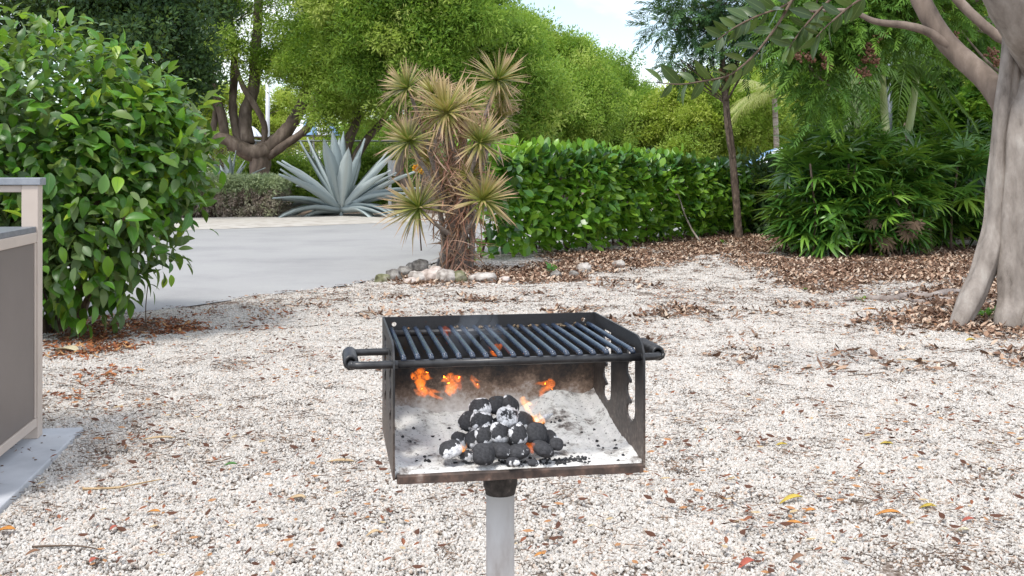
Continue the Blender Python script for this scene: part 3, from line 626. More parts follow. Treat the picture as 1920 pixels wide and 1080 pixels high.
# ------------------------------------------------------------------ variegated shrub on the left
M_stem = simple('brown_stem', [(.3, (.07,.045,.03)), (.7, (.18,.125,.09))], 25, .85, .4, .004)
M_var = leafmat('variegated_leaf', [(0, (.035,.10,.022)), (.4, (.06,.16,.03)), (.75, (.11,.24,.04)), (1, (.16,.22,.05))], .35, .38, .5, edge=((.42,.50,.20), 1.40))
M_varp = leafmat('pale_variegated_leaf', [(0, (.07,.14,.05)), (.6, (.12,.20,.07)), (1, (.2,.28,.1))], .35, .4, .5, edge=((.52,.58,.30), 1.02))
M_grn = leafmat('bright_green_leaf', [(0, (.045,.16,.018)), (.5, (.10,.28,.025)), (.85, (.22,.44,.035)), (1, (.38,.52,.05))], .4, .33, .6, vein=(.16,.30,.06))
def shrubleaf(L, seed):
    r = np.random.default_rng(seed); return leafgeo(L, L*r.uniform(.48,.6), 6, .82, r.uniform(.15,.5), r.uniform(.1,.4))
def varproto(m, n, L): return [mesh('leaf', *(lambda g: (g[0], g[1]))(shrubleaf(L, s)), m, True, shrubleaf(L, s)[2]) for s in range(n)]
lm_g = varproto(M_grn, 4, .15); lm_v = varproto(M_var, 4, .145); lm_p = varproto(M_varp, 4, .125)
allm = lm_g+lm_v+lm_p; allp = [proto('leaf', m) for m in allm]
sb = np.array([-3.55, 8.25, 0.])
shrub = thing('variegated_shrub', sb, 'large leafy shrub with green and cream edged leaves behind the beige cabinet', 'shrub')
st = MB(); 
for i in range(15):
    a = rng.uniform(0, 6.28); r0 = rng.uniform(0, .28); p0 = sb+np.array([r0*math.cos(a), r0*math.sin(a), -.03]); r1 = rng.uniform(.5,1.25); hh = rng.uniform(.9,2.1)
    p3 = sb+np.array([r1*math.cos(a), r1*math.sin(a)*.8, hh]); p1 = p0+(p3-p0)*.33+np.array([*rng.normal(0,.07,2),.12]); p2 = p0+(p3-p0)*.66+np.array([*rng.normal(0,.1,2),.1])
    P = smoothpath([p0,p1,p2,p3], 4); st.tube(P, np.linspace(rng.uniform(.022,.04), .008, len(P)), 6, jit=.1)
    for k in range(6):
        j = rng.integers(3, len(P)); d = rnd(1)[0]; d[2] = abs(d[2])*.4-.1; st.tube([P[j], P[j]+d*.13, P[j]+d*.26+np.array([0,0,rng.uniform(-.03,.06)])], [.008,.006,.003], 4, c=.5)
part('stems', st.mesh('stems', M_stem), shrub)['kind'] = 'stuff'
# crown defined by ellipsoids in world space around the stems
SE = [((-3.85,8.3,1.50),(1.32,1.0,.95)), ((-3.1,8.0,1.05),(.62,.62,.72)), ((-4.4,8.3,1.2),(1.1,.9,1.1)), ((-2.95,8.25,1.5),(.48,.6,.5)), ((-3.3,8.0,.55),(.55,.5,.42)), ((-2.75,8.15,1.28),(.42,.5,.42))]
def crownpts(EL, n, inner=.55, power=3):
    vol = np.array([e[1][0]*e[1][1]*e[1][2] for e in EL])**.7; ch = rng.choice(len(EL), n, p=vol/vol.sum()); d = rnd(n); C_ = np.array([e[0] for e in EL])[ch]; R_ = np.array([e[1] for e in EL])[ch]
    rr = inner+(1-inner)*rng.random((n,1))**(1/power); P = C_+d*R_*rr; nrm = d/R_; nrm /= np.linalg.norm(nrm,axis=1)[:,None]; ok = np.ones(n, bool)
    for k, e in enumerate(EL):
        q = (((P-np.array(e[0]))/np.array(e[1]))**2).sum(1); ok &= ~((q < inner**2) & (ch != k))
    return P[ok], nrm[ok]
P, Nn = crownpts(SE, 14500, .45, 2.2)
P += rng.normal(0,.08,P.shape)
lump = vnoise(P[:,0]+P[:,1], P[:,2]+P[:,1]*.5, 2.6, 41); keep = (P[:,2] > .07) & ~((P[:,2] < .75) & (rng.random(len(P)) > .35+.75*P[:,2])) & (rng.random(len(P)) < .55+lump)
P, Nn = P[keep], Nn[keep]
outd = Nn*.6+rnd(len(P))*.8; low = np.clip(1.0-P[:,2],0,1)[:,None]; outd = outd+np.array([0,0,-.55])*(.35+low); upn = np.array([0,0,1.])*.9+Nn*.6+rnd(len(P))*.45
Rm = frames(outd, upn)
var_prob = np.clip(.10+.75*(vnoise(P[:,0]*1.2, P[:,2]*1.2, 1.6, 44)-.35)*2.2+.3*(P[:,0] > -3.3), .03, .75)
isv = rng.random(len(P)) < var_prob; idx = np.where(isv, np.where(rng.random(len(P)) < .55, rng.integers(8,12,len(P)), rng.integers(4,8,len(P))), rng.integers(0,4,len(P)))
Sx = rng.uniform(.6,1.15,len(P))*np.where(P[:,2] > 1.9, .85, 1)
vis = np.argsort(P[:,1]-.25*np.abs(Nn[:,0]))[:300]
def leafobjs(nm, root, meshes, P, Rm, S, idx, sel):
    for i in sel:
        M = Matrix([[*(Rm[i][r]*S[i]), P[i][r]] for r in range(3)]+[[0,0,0,1]]); o = bpy.data.objects.new(nm, meshes[idx[i]]); link(o, root); o.matrix_basis = M
leafobjs('leaf', shrub, allm, P, Rm, Sx, idx, vis)
rest = np.setdiff1d(np.arange(len(P)), vis)
scatter('foliage', shrub, allp, P[rest], eul(Rm[rest]), Sx[rest], idx[rest])
# thin hanging shoot
part('twig', MB().tube(smoothpath([W(278,530,8.3), W(274,565,8.3), W(273,600,8.25), W(277,615,8.2)],5), .004, 4).mesh('twig', M_stem), shrub)

# ------------------------------------------------------------------ clusia hedge
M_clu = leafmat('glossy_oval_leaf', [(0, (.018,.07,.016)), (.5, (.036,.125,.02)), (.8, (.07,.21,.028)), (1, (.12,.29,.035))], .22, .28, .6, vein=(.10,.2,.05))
M_clb = leafmat('top_lit_oval_leaf', [(0, (.10,.27,.025)), (.5, (.18,.40,.035)), (1, (.32,.54,.06))], .4, .3, .6, vein=(.2,.36,.07))  # light on the hedge top put into a brighter leaf colour
def oval(L, s): r = np.random.default_rng(s+70); return leafgeo(L, L*r.uniform(.50,.62), 5, 1.35, r.uniform(.05,.3), r.uniform(-.05,.25))
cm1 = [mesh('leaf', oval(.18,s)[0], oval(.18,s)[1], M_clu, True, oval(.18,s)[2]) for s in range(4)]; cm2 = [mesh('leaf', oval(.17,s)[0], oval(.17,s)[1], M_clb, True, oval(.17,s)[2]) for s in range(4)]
cmm = cm1+cm2; cmp_ = [proto('leaf', m) for m in cmm]
h0 = np.array([.02, 14.7]); h1 = np.array([5.3, 21.95]); hd = (h1-h0); HL = np.linalg.norm(hd); hd /= HL; hn = np.array([hd[1], -hd[0]])     # hn: towards the camera side
def hedge_h(s): return 1.48-.36*s/HL+.07*math.sin(1) + .13*(vnoise(s, s*0, 1.1, 50)-.5)*2
hedge = thing('clusia_hedge', (h0[0], h0[1], 0), 'thick clipped hedge of glossy oval leaves right of the spiky plant', 'hedge')
hs = MB()
for i in range(46):
    s = rng.uniform(0, HL); b_ = rng.uniform(-1.1,-.3); p = h0+hd*s+hn*b_; hs.tube([(p[0],p[1],-.02),(p[0]+rng.normal(0,.1),p[1]+rng.normal(0,.1),.6),(p[0]+rng.normal(0,.25),p[1]+rng.normal(0,.25),1.25)], [.022,.016,.008], 5)
part('stems', hs.mesh('stems', M_stem), hedge)['kind'] = 'stuff'
def hedgepts(n):
    s = rng.uniform(-.15, HL+.4, n); face = rng.random(n); dep = rng.random(n)**1.6; H_ = hedge_h(s); out = np.zeros((n,3)); P = np.zeros((n,3))
    wob = (vnoise(s, face*3, 1.7, 51)-.5)*.5
    A_ = face < .62; h = rng.uniform(.04, 1, n)**.85*H_
    bb = np.where(A_, wob-dep*.55-.12*(h < .35), rng.uniform(-1.35, .05, n)); hh = np.where(A_, h, H_+.02-dep*.3+.07*rng.random(n)**4)
    P[:,:2] = h0+np.outer(s, hd)+bb[:,None]*hn; P[:,2] = hh
    out[:,:2] = np.where(A_, .9, .15)[:,None]*hn; out[:,2] = np.where(A_, .25, 1.2)
    rim = np.clip(1-(H_-hh)/.3, 0, 1)[:,None]; out = out+np.array([0,0,.8])*rim
    endm = s < .5; out[endm] += np.array([-.8,-.2,0])*(.5-s[endm])[:,None]*1.5
    return P, out, s, rim[:,0]
P, Od, s_, rim = hedgepts(17000)
lump = vnoise(s_*1.0, P[:,2]*2.5, 2.8, 52); keep = (rng.random(len(P)) < .45+lump*.9) & (P[:,2] > .05); P, Od, rim, s_ = P[keep], Od[keep], rim[keep], s_[keep]
d = Od*.55+rnd(len(P))*.75; R_ = frames(d, Od*.9+np.array([0,0,.5])+rnd(len(P))*.35)
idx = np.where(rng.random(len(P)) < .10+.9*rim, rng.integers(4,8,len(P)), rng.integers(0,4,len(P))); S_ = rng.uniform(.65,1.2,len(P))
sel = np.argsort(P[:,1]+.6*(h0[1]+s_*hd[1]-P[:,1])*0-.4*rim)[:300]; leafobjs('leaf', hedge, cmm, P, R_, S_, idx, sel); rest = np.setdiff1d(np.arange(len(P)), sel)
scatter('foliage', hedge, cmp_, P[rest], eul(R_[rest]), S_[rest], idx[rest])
# shoots standing above the hedge
n = 260; s = rng.uniform(-.1, 5.5, n)**1.0; base = np.zeros((n,3)); base[:,:2] = h0+np.outer(s,hd)+rng.uniform(-.9,.0,n)[:,None]*hn; base[:,2] = hedge_h(s)+rng.uniform(0,.16,n)
R_ = frames(rnd(n)*.5+np.array([0,0,1.]), rnd(n)+hn.tolist().__add__([0.]) if 0 else rnd(n)); scatter('top_shoots', hedge, cmp_[4:], base, eul(R_), rng.uniform(.8,1.15,n))
br = thing('dead_branch', W(1312,452,18.6), 'bare grey branch leaning against the dark side of the hedge', 'branch')
part('stick', MB().tube(smoothpath([W(1312,452,18.4), W(1296,428,18.5), W(1283,400,18.5), W(1274,372,18.6), W(1262,345,18.7)],5), np.linspace(.02,.008,21), 5, jit=.1).mesh('stick', simple('grey_dead_wood', [(.3,(.2,.16,.13)),(.7,(.42,.37,.32))], 20)), br)
lp = smoothpath([W(1272,352,18.6), W(1262,343,18.7), W(1250,340,18.8)], 3)

# ------------------------------------------------------------------ dracaena (ti plant) and its rocks
M_ti = leafmat('striped_spiky_blade', [(0, (.17,.23,.04)), (.5, (.30,.33,.065)), (1, (.46,.42,.13))], .2, .45, .4, tip=((.44,.27,.18), .25, .95))
M_tid = leafmat('dry_reddish_blade', [(0, (.26,.12,.085)), (.5, (.44,.25,.18)), (1, (.58,.43,.33))], .15, .6, .3)
M_cane = simple('grey_cane', [(.3, (.10,.08,.07)), (.55, (.26,.22,.19)), (.7, (.36,.32,.28))], 18, .85, .5, .004, sc=(1,1,6))
bl = [mesh('leaf_blade', *(lambda g:(g[0], g[1]))(blade(.50, .031, 4, dr)), M_ti, True, blade(.50,.031,4,dr)[2]) for dr in (.02,.08,.16)]
ti = thing('spiky_dracaena', G(858,508), 'tall clump of yellow green and red spiky rosettes above the rock ring', 'plant')
DY = 13.3
ROS = [(765,165,55,0),(838,212,78,-.15),(932,150,62,.1),(936,222,44,.25),(768,265,62,-.2),(900,268,62,-.35),(786,390,74,-.3),(905,376,66,-.45),(872,200,55,.5),(812,175,50,.4),(855,300,45,.45),(880,330,42,-.2),(832,345,40,.2),(940,190,40,.3),(805,300,44,.3)]
tb = G(858,508)
canes = MB()
for (px,py,r,dy) in ROS:
    top = W(px, py, DY+dy); b0 = tb+np.array([rng.uniform(-.16,.16), rng.uniform(-.12,.12), -.03]); m1 = b0+(top-b0)*np.array([.25,.3,.45])+np.array([rng.normal(0,.05),0,0]); m2 = b0+(top-b0)*np.array([.75,.8,.8])
    Pp = smoothpath([b0,m1,m2,top],5); canes.tube(Pp, np.linspace(.045,.018,len(Pp)), 7, jit=.12)
part('canes', canes.mesh('canes', M_cane), ti)
for (px,py,r,dy) in ROS:
    c_ = W(px, py, DY+dy); R0 = r/F*(DY+dy); sc_ = R0/.43
    lean = np.array([(px-858)/160., -.5, .8]); lean /= np.linalg.norm(lean)
    n = 125; dirs = rnd(n*2); dirs = dirs[(dirs @ lean) > -.62][:n]; n = len(dirs); dirs = dirs+lean*.22
    nr = lean+rnd(n)*.25; Rr = frames(dirs, nr)
    core = MB()
    core.tube([c_-lean*.06, c_+lean*.05], [.03,.012], 6)
    for i in range(28, n):
        q = bl[i % 3]; g = blade(.50, .031, 3, rng.uniform(0,.3)*(1.6 if dirs[i][2] < 0 else .6)); place(core, g, c_, Rr[i], sc_*rng.uniform(.6,1.05))
    rz = part('leaf_rosette', core.mesh('leaf_rosette', M_ti), ti)
    for i in range(26):
        s = sc_*rng.uniform(.75,1.08); M = Matrix([[*(Rr[i][k]*s), c_[k]] for k in range(3)]+[[0,0,0,1]]); o = bpy.data.objects.new('leaf_blade', bl[rng.integers(0,3)]); link(o, rz); o.matrix_basis = M
dry = [proto('dry_blade', mesh('dry_blade', blade(.42,.02,4,dr)[0], blade(.42,.02,4,dr)[1], M_tid, True, blade(.42,.02,4,dr)[2])) for dr in (.1,.3,.5)]
n = 850; tt = rng.random(n); cx = np.interp(tt, [0,.3,.6,1], [860,858,856,850]); py = np.interp(tt, [0,1], [500,190]); wd = np.interp(tt, [0,.25,.6,1], [18,36,52,60])
P = np.array([W(cx[i]+rng.normal(0,.55)*wd[i], py[i], DY+rng.normal(0,.14)) for i in range(n)]); P[:,2] = np.maximum(P[:,2], .1)
dn = rnd(n)*.75+np.array([0,0,-.95]); up_ = rng.random(n) < .3; dn[up_] = rnd(up_.sum())+np.array([0,0,.5]); R_ = frames(dn, rnd(n)); scatter('dry_skirt', ti, dry, P, eul(R_), rng.uniform(.5,1.05,n))
# yellow bloom behind
yb = thing('yellow_flower', W(782,340,14.1), 'round yellow flower showing behind the left side of the spiky plant', 'flower')
fm = simple('yellow_petal', [(.3,(.75,.36,.01)),(.7,(.85,.50,.02))], 30, .6)
o = MB(); fc = W(783,316,14.1)
for i in range(40):
    d = rnd(1)[0]; d[2] = d[2]*.6+.3; R_ = frames(d[None], rnd(1))[0]; place(o, leafgeo(.085,.06,3,1.1,.2,.3), fc-np.array([0,0,.02]), R_)
part('petals', o.mesh('petals', fm), yb)
part('stalk', MB().tube([W(783,320,14.1), W(785,400,14.1), W(790,470,14.0)], [.008,.008,.01], 5).mesh('stalk', M_stem), yb)

# rocks
def rockmesh(seed, sx, sy, sz, m, rug=.28):
    r = np.random.default_rng(seed); import bmesh as bm_mod
    b = bm_mod.new(); bm_mod.ops.create_icosphere(b, subdivisions=4, radius=1); V = np.array([v.co[:] for v in b.verts]); o = r.uniform(0,40,3)
    def n3(V, s, k): return (vnoise(V[:,0]+o[0], V[:,1]+o[1], s, k)+vnoise(V[:,1]+o[2], V[:,2]+o[0], s, k+1)+vnoise(V[:,2]+o[1], V[:,0]+o[2], s, k+2))/3-.5
    h = 1+rug*2.2*n3(V,1.3,seed)+rug*1.2*n3(V,3.3,seed+5)+rug*.7*n3(V,8,seed+9)
    for pl in range(5):
        q = rnd(1)[0]; h = np.minimum(h, .78/np.maximum((V @ q), .3)*1.05+0*h) if 0 else h
    V = np.sign(V)*np.abs(V)**.85*h[:,None]*np.array([sx,sy,sz])
    for v, c_ in zip(b.verts, V): v.co = c_
    me = bpy.data.meshes.new('rock'); b.to_mesh(me); b.free(); me.materials.append(m); me.polygons.foreach_set('use_smooth', [True]*len(me.polygons)); return me
def rockmat(name, a, b_, c_):
    return simple(name, [(.34, a), (.5, b_), (.66, c_)], 9, .92, .7, .02, detail=10)
R_lt = rockmat('pale_limestone', (.16,.13,.11), (.42,.38,.34), (.60,.56,.52)); R_gr = rockmat('grey_coral_rock', (.045,.04,.035), (.17,.155,.14), (.36,.34,.31)); R_pk = rockmat('pinkish_limestone', (.22,.16,.13), (.50,.42,.37), (.66,.58,.53)); R_mo = rockmat('mossy_rock', (.06,.06,.03), (.16,.16,.08), (.34,.32,.24))
ROCKS = [(717,526,26,18,R_mo,'small mossy greenish rock at the left end of the rock ring'),
 (738,520,30,22,R_gr,'speckled grey rock next to the mossy rock at the left end'),
 (757,512,26,18,R_gr,'dark pitted rock behind the left part of the rock ring'),
 (788,504,30,24,R_gr,'dark jagged coral rock standing out against the road'),
 (772,504,24,18,R_gr,'dark low rock just left of the jagged coral rock'),
 (783,524,34,26,R_lt,'pale pitted rock in the middle left of the rock ring'),
 (806,522,40,30,R_pk,'large pinkish pale rock in front of the spiky plant'),
 (828,500,20,26,R_gr,'grey brown upright rock beside the base of the canes'),
 (838,524,38,28,R_lt,'greyish white angular rock just below the canes'),
 (860,524,32,26,R_mo,'mossy grey rock to the right of the angular white one'),
 (904,525,48,20,R_lt,'flat whitish stone lying alone right of the canes'),
 (770,530,26,14,R_pk,'low beige stone in front of the pitted rock'),
 (800,538,18,9,R_pk,'small buried stone at the front edge of the rock ring'),
 (818,512,26,20,R_pk,'reddish beige rock tucked behind the large pinkish one'),
 (945,527,26,12,R_pk,'low brownish stone right of the flat whitish stone'),
 (1096,504,26,16,R_lt,'pale grey stone half buried in mulch below the hedge'),
 (1160,497,22,14,R_lt,'small whitish stone in mulch further along the hedge'),
 (1042,518,20,16,R_gr,'grey stone beside the green weed in front of the hedge'),
 (1075,515,18,13,R_gr,'small dark stone between the weed and the pale grey stone'),
 (1340,487,18,8,R_lt,'small pale pebble like stone at the gravel edge near the slender tree')]
for i, (px,py,wd,hh,m,lab) in enumerate(ROCKS):
    g = G(px, py+hh*.28); Y_ = g[1]; sx = wd/2/F*Y_; sz = hh/2/F*Y_
    o = part('rock', rockmesh(400+i*7, sx*1.08, sx*.9, sz*1.15, m), None, mat=Matrix.Translation((g[0], Y_+sx*.4, sz*.7)) @ Matrix.Rotation(rng.uniform(-.5,.5),4,'Z') @ Matrix.Rotation(rng.uniform(-.2,.2),4,'Y')); tag(o, lab, 'rock', 'rocks around the planting bed')
mb = MB()
for i in range(260):
    px = rng.uniform(705,960); g = G(px, rng.uniform(520,545)-6*(px>900)); s = rng.uniform(.012,.04); mb.add(IV*s*rng.uniform(.7,1.2,(12,3))*np.array([1,1,.6])+g+np.array([0,0,s*.3]), IF, rng.random())
o = part('rubble', mb.mesh('rubble', gravelmat('rubble', [(0,(.25,.18,.14)),(.5,(.5,.45,.4)),(1,(.66,.62,.58))]), False)); tag(o, 'small broken stones spread round the rock ring', 'rubble', kind='stuff')

# ------------------------------------------------------------------ trees
M_bark = simple('grey_brown_bark', [(.3, (.07,.052,.040)), (.55, (.19,.145,.115)), (.72, (.32,.26,.215))], 5, .9, .6, .02, sc=(1,1,.35), detail=8)
M_barkd = simple('dark_rough_bark', [(.3, (.045,.032,.024)), (.55, (.14,.10,.075)), (.7, (.27,.21,.165))], 22, .95, .9, .012, sc=(1,1,.5), detail=8)
def tree(name, lab, cat, base, limbs, EL, protos, n, mats=None, group=None, spread=.5, psize=(.8,1.25), nb=30, inner=.5, clump=60, barkm=None, power=2, down=0.0, protos2=None, pmix=.35, dome=0., bj=1.5, br=1.):
    t = thing(name, base, lab, cat, group); mb = MB()
    for P, r in limbs:
        Q = smoothpath(P, 5); mb.tube(Q, resamp(r, Q), 9, jit=.06)
    tips = [np.asarray(P[-1]) for P, r in limbs]; pool = [q for P, r in limbs for q in smoothpath(P, 5)[len(P)*2:]]
    for k in range(nb):
        e = EL[rng.integers(len(EL))]; tgt = np.array(e[0])+rnd(1)[0]*np.array(e[1])*rng.uniform(.3,.85); s0 = min(tips, key=lambda q: np.linalg.norm(q-tgt)+rng.random()*1.5)
        mid = (s0+tgt)/2+rng.normal(0,.25,3); s0 = min(pool, key=lambda q: np.linalg.norm(q-tgt)+bj*rng.random()+(1.5*max(0,q[2]-tgt[2]))); mid = (s0+tgt)/2+rng.normal(0,.08*bj,3); dd = np.linalg.norm(tgt-s0); r0 = min(.06, .010*dd+.010)*br; mb.tube(smoothpath([s0,mid,tgt],4), np.linspace(r0, .012, 9), 5, jit=.08, c=.4)
    part('trunk', mb.mesh('trunk', barkm or M_bark), t)
    C_, Nn = crownpts(EL, clump, inner, power); cs = rng.uniform(.5,1.45,len(C_))*spread
    per = n//len(C_); P = np.repeat(C_, per, 0); Sg = np.repeat(cs, per)[:,None]; dd = rnd(len(P)); nr = np.repeat(Nn, per, 0); dd = dd+dome*(nr*.6+np.array([0,0,.7])); dd /= np.linalg.norm(dd,axis=1)[:,None]; q = P+dd*Sg*rng.random((len(P),1))**(.45 if not dome else .36)*np.array([1,1,.8])
    q = q+dd*Sg*.5*(rng.random((len(P),1)) < .28)*rng.random((len(P),1)); nset = len(protos2)//len(protos) if protos2 else 0
    pick = np.repeat(np.where(rng.random(len(C_)) < pmix*nset, rng.integers(1, nset+1, len(C_)) if nset else 0, 0), per)
    kk = q[:,2] > .15; q = q[kk]; pick = pick[kk]; dd = dd[kk]; nr = nr[kk]; nn = len(q); R_ = frames(dd[:nn]*.9+nr[:nn]*.6+np.array([0,0,-down])+rnd(nn)*.3, np.array([0,0,1.])+rnd(nn)*.5)
    ix = rng.integers(0, len(protos), nn)
    if protos2: ix = ix+pick*len(protos)
    scatter('crown', t, list(protos)+list(protos2 or []), q, eul(R_), rng.uniform(*psize, nn), ix); return t
def lmat(name, *st, tr=.4): return leafmat(name, [(i/(len(st)-1), c_) for i, c_ in enumerate(st)], tr, .5, .3)
small = leafgeo(.12, .040, 2, 1.0, .2, .1); smallw = leafgeo(.12, .065, 2, 1.0, .2, .1); lance = leafgeo(.14, .034, 3, .9, .2, .25)
L_lime = lmat('lime_foliage', (.22,.37,.06), (.36,.52,.09), (.50,.62,.15), tr=.5); L_mid = lmat('mid_green_foliage', (.13,.26,.045), (.24,.40,.06), (.36,.50,.10), tr=.5)  # distant haze and sunlit look put into paler leaf colours
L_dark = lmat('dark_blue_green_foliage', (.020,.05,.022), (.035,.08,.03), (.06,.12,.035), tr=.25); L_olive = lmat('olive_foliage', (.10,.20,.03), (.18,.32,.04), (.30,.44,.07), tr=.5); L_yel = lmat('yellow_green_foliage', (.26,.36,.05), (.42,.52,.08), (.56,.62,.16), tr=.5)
def protoset(nm, m, geo, k=4, nl=46, rad=.33): return [proto(nm, sprig(nm, m, nl, rad, geo)) for _ in range(k)]
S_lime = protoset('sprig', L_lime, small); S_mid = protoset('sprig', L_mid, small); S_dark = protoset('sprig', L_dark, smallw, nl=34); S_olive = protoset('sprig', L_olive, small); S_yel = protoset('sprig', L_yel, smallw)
S_lit = protoset('sprig', lmat('pale_lime_foliage', (.30,.42,.07), (.42,.54,.10), (.55,.64,.18), tr=.45), small)
def E_(px, py, Y, rx, ry, dy=None): c_ = W(px, py, Y); return (tuple(c_), (rx/F*Y, (dy or rx*.8/F*Y), ry/F*Y))
# spreading multi-stemmed tree left
Yt = 34.
def LP(pts, Y=Yt, dz=0): return [W(a, b_, Y+dz*i) for i, (a, b_) in enumerate(pts)]
limbs = [(LP([(494,400),(490,340),(486,296),(480,285)]), [.42,.36,.34,.3]),
 (LP([(502,278),(480,288),(452,278),(422,262),(390,255),(360,238),(330,200)],dz=-.1), [.26,.3,.25,.2,.16,.13,.1]),
 (LP([(480,288),(515,268),(540,242),(557,215),(572,180),(600,100)],dz=.1), [.3,.26,.22,.2,.17,.12]),
 (LP([(500,296),(540,268),(575,242),(588,212),(602,165)],dz=-.2), [.14,.13,.12,.11,.09]),
 (LP([(422,262),(415,212),(405,182),(398,150),(380,85)],dz=-.15), [.16,.14,.13,.12,.08]),
 (LP([(448,268),(437,212),(437,175),(440,100),(430,20)],dz=.1), [.15,.14,.13,.12,.09]),
 (LP([(464,270),(460,212),(475,170),(479,100),(486,-10)],dz=.2), [.24,.2,.2,.17,.13]),
 (LP([(494,278),(496,237),(482,205),(457,165),(440,120)],dz=-.1), [.11,.1,.1,.09,.07]),
 (LP([(396,255),(404,215),(398,180),(350,150),(340,120)],dz=.1), [.12,.1,.09,.08,.06])]
tree('spreading_tree', 'wide low forking tree with many grey brown limbs across the road', 'tree', W(494,400,Yt)*np.array([1,1,0]), limbs,
 [E_(470,30,Yt,170,95), E_(585,80,Yt,80,75), E_(350,60,Yt,110,110), E_(660,100,Yt+2,90,140), E_(420,-60,Yt,200,90)], S_olive, 2500, nb=60, clump=100, spread=.7, inner=.35, protos2=S_lime, pmix=.4)
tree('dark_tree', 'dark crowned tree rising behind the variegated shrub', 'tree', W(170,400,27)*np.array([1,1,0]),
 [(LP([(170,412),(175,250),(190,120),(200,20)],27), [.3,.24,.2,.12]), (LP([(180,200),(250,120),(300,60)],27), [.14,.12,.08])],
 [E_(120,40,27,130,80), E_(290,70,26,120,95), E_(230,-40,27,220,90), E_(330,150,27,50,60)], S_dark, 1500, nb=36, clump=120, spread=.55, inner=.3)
Y2 = 33
tree('leaning_tree', 'two stemmed tree standing behind the big blue agave', 'tree', W(645,400,Y2)*np.array([1,1,0]),
 [([W(642,398,Y2),W(648,300,Y2),W(655,260,Y2),W(668,225,Y2),W(662,160,Y2)], [.22,.18,.16,.13,.1]), ([W(648,398,Y2),W(662,310,Y2),W(682,270,Y2),W(706,240,Y2),W(745,190,Y2)], [.18,.15,.13,.12,.08])],
 [E_(650,140,Y2,85,95), E_(720,150,Y2,70,90), E_(600,110,Y2+1,45,50), E_(690,40,Y2,120,110)], S_olive, 3200, nb=26, clump=90, spread=.8, inner=.3, protos2=S_lime, pmix=.4, dome=.4)
def roadtree(lab, px, Y, EL, S, n, **k):
    b0 = np.array([(px-960)/F*Y, Y, 0.]); tops = [W(EL[i][0][0]*F/EL[i][0][1]+960, 200, Y) for i in range(0)]
    limbs = [([b0+np.array([rng.uniform(-.3,.3), 0, -.1]), b0+np.array([rng.normal(0,.4),0,1.2]), (b0*.35+np.array(EL[i % len(EL)][0])*.65)*np.array([1,1,.75])+rng.normal(0,.2,3), np.array(EL[i % len(EL)][0])], [.16,.13,.11,.05]) for i in range(6)]
    return tree('roadside_tree', lab, 'tree', b0, limbs, EL, S, n, group='bright feathery trees lining the road', protos2=S_lit+S_mid+S_olive, pmix=.22, dome=.6, **k)
roadtree('bright feathery tree filling the top behind the spiky plant', 800, 30, [E_(790,20,30,130,150), E_(840,90,30,120,120), E_(740,-60,30,160,100), E_(725,100,30,50,90)], S_lime, 6500, clump=85, spread=.85, inner=.6, nb=40)
roadtree('tall feathery lime green tree right of the spiky plant top', 955, 33, [E_(885,95,33,45,45), E_(925,160,32,55,75), E_(810,-10,33,80,50), E_(975,205,33,40,50)], S_lime, 6500, clump=85, spread=.85, inner=.6, nb=40)
roadtree('olive crowned tree whose outline slopes down against the sky', 1060, 40, [E_(1005,105,40,35,35), E_(1075,140,40,32,38), E_(1055,200,39,70,55), E_(960,90,40,32,34)], S_lime, 6500, clump=80, spread=.85, inner=.65, nb=36)
roadtree('last and lowest tree of the sloping row along the road', 1140, 48, [E_(1125,190,48,38,42), E_(1158,235,47,30,38), E_(1110,250,46,60,38), E_(1130,165,48,22,26)], S_lime, 6500, clump=65, spread=1.05, inner=.65, nb=30)
tree('round_tree', 'rounded yellow green tree behind the slender trunk', 'tree', W(1320,300,46)*np.array([1,1,0]), [([W(1330,349,46)*np.array([1,1,0]),W(1325,300,46),W(1310,240,46)], [.2,.18,.1]), ([W(1380,349,46)*np.array([1,1,0]),W(1382,300,46),W(1375,230,46)], [.2,.16,.1])],
 [E_(1320,225,46,80,60), E_(1380,215,46,75,70), E_(1290,260,45,55,40), E_(1420,230,47,60,65)], S_yel, 6000, clump=65, spread=1.0, inner=.6, nb=24, protos2=S_lime, dome=.6)
tree('flowering_tree', 'dark green tree with an orange flushed top at the end of the road', 'tree', W(1240,300,60)*np.array([1,1,0]), [([W(1240,340,60)*np.array([1,1,0]),W(1242,290,60),W(1240,240,60)], [.3,.25,.12])],
 [E_(1225,245,60,48,40), E_(1265,250,60,45,38), E_(1205,225,62,30,45)], S_mid, 4500, clump=120, spread=.8, inner=.5, nb=16, psize=(1.1,1.6))
L_or = lmat('orange_bloom', (.35,.18,.08), (.55,.30,.14), (.60,.42,.2)); S_or = protoset('bloom', L_or, smallw)
C_, Nn = crownpts([E_(1240,222,59,38,16), E_(1262,235,58,30,14)], 120, .3, 2); ob = scatter('blossom', bpy.data.objects['flowering_tree'], S_or, C_, eul(frames(Nn, rnd(len(C_)))), rng.uniform(.7,1.3,len(C_)))

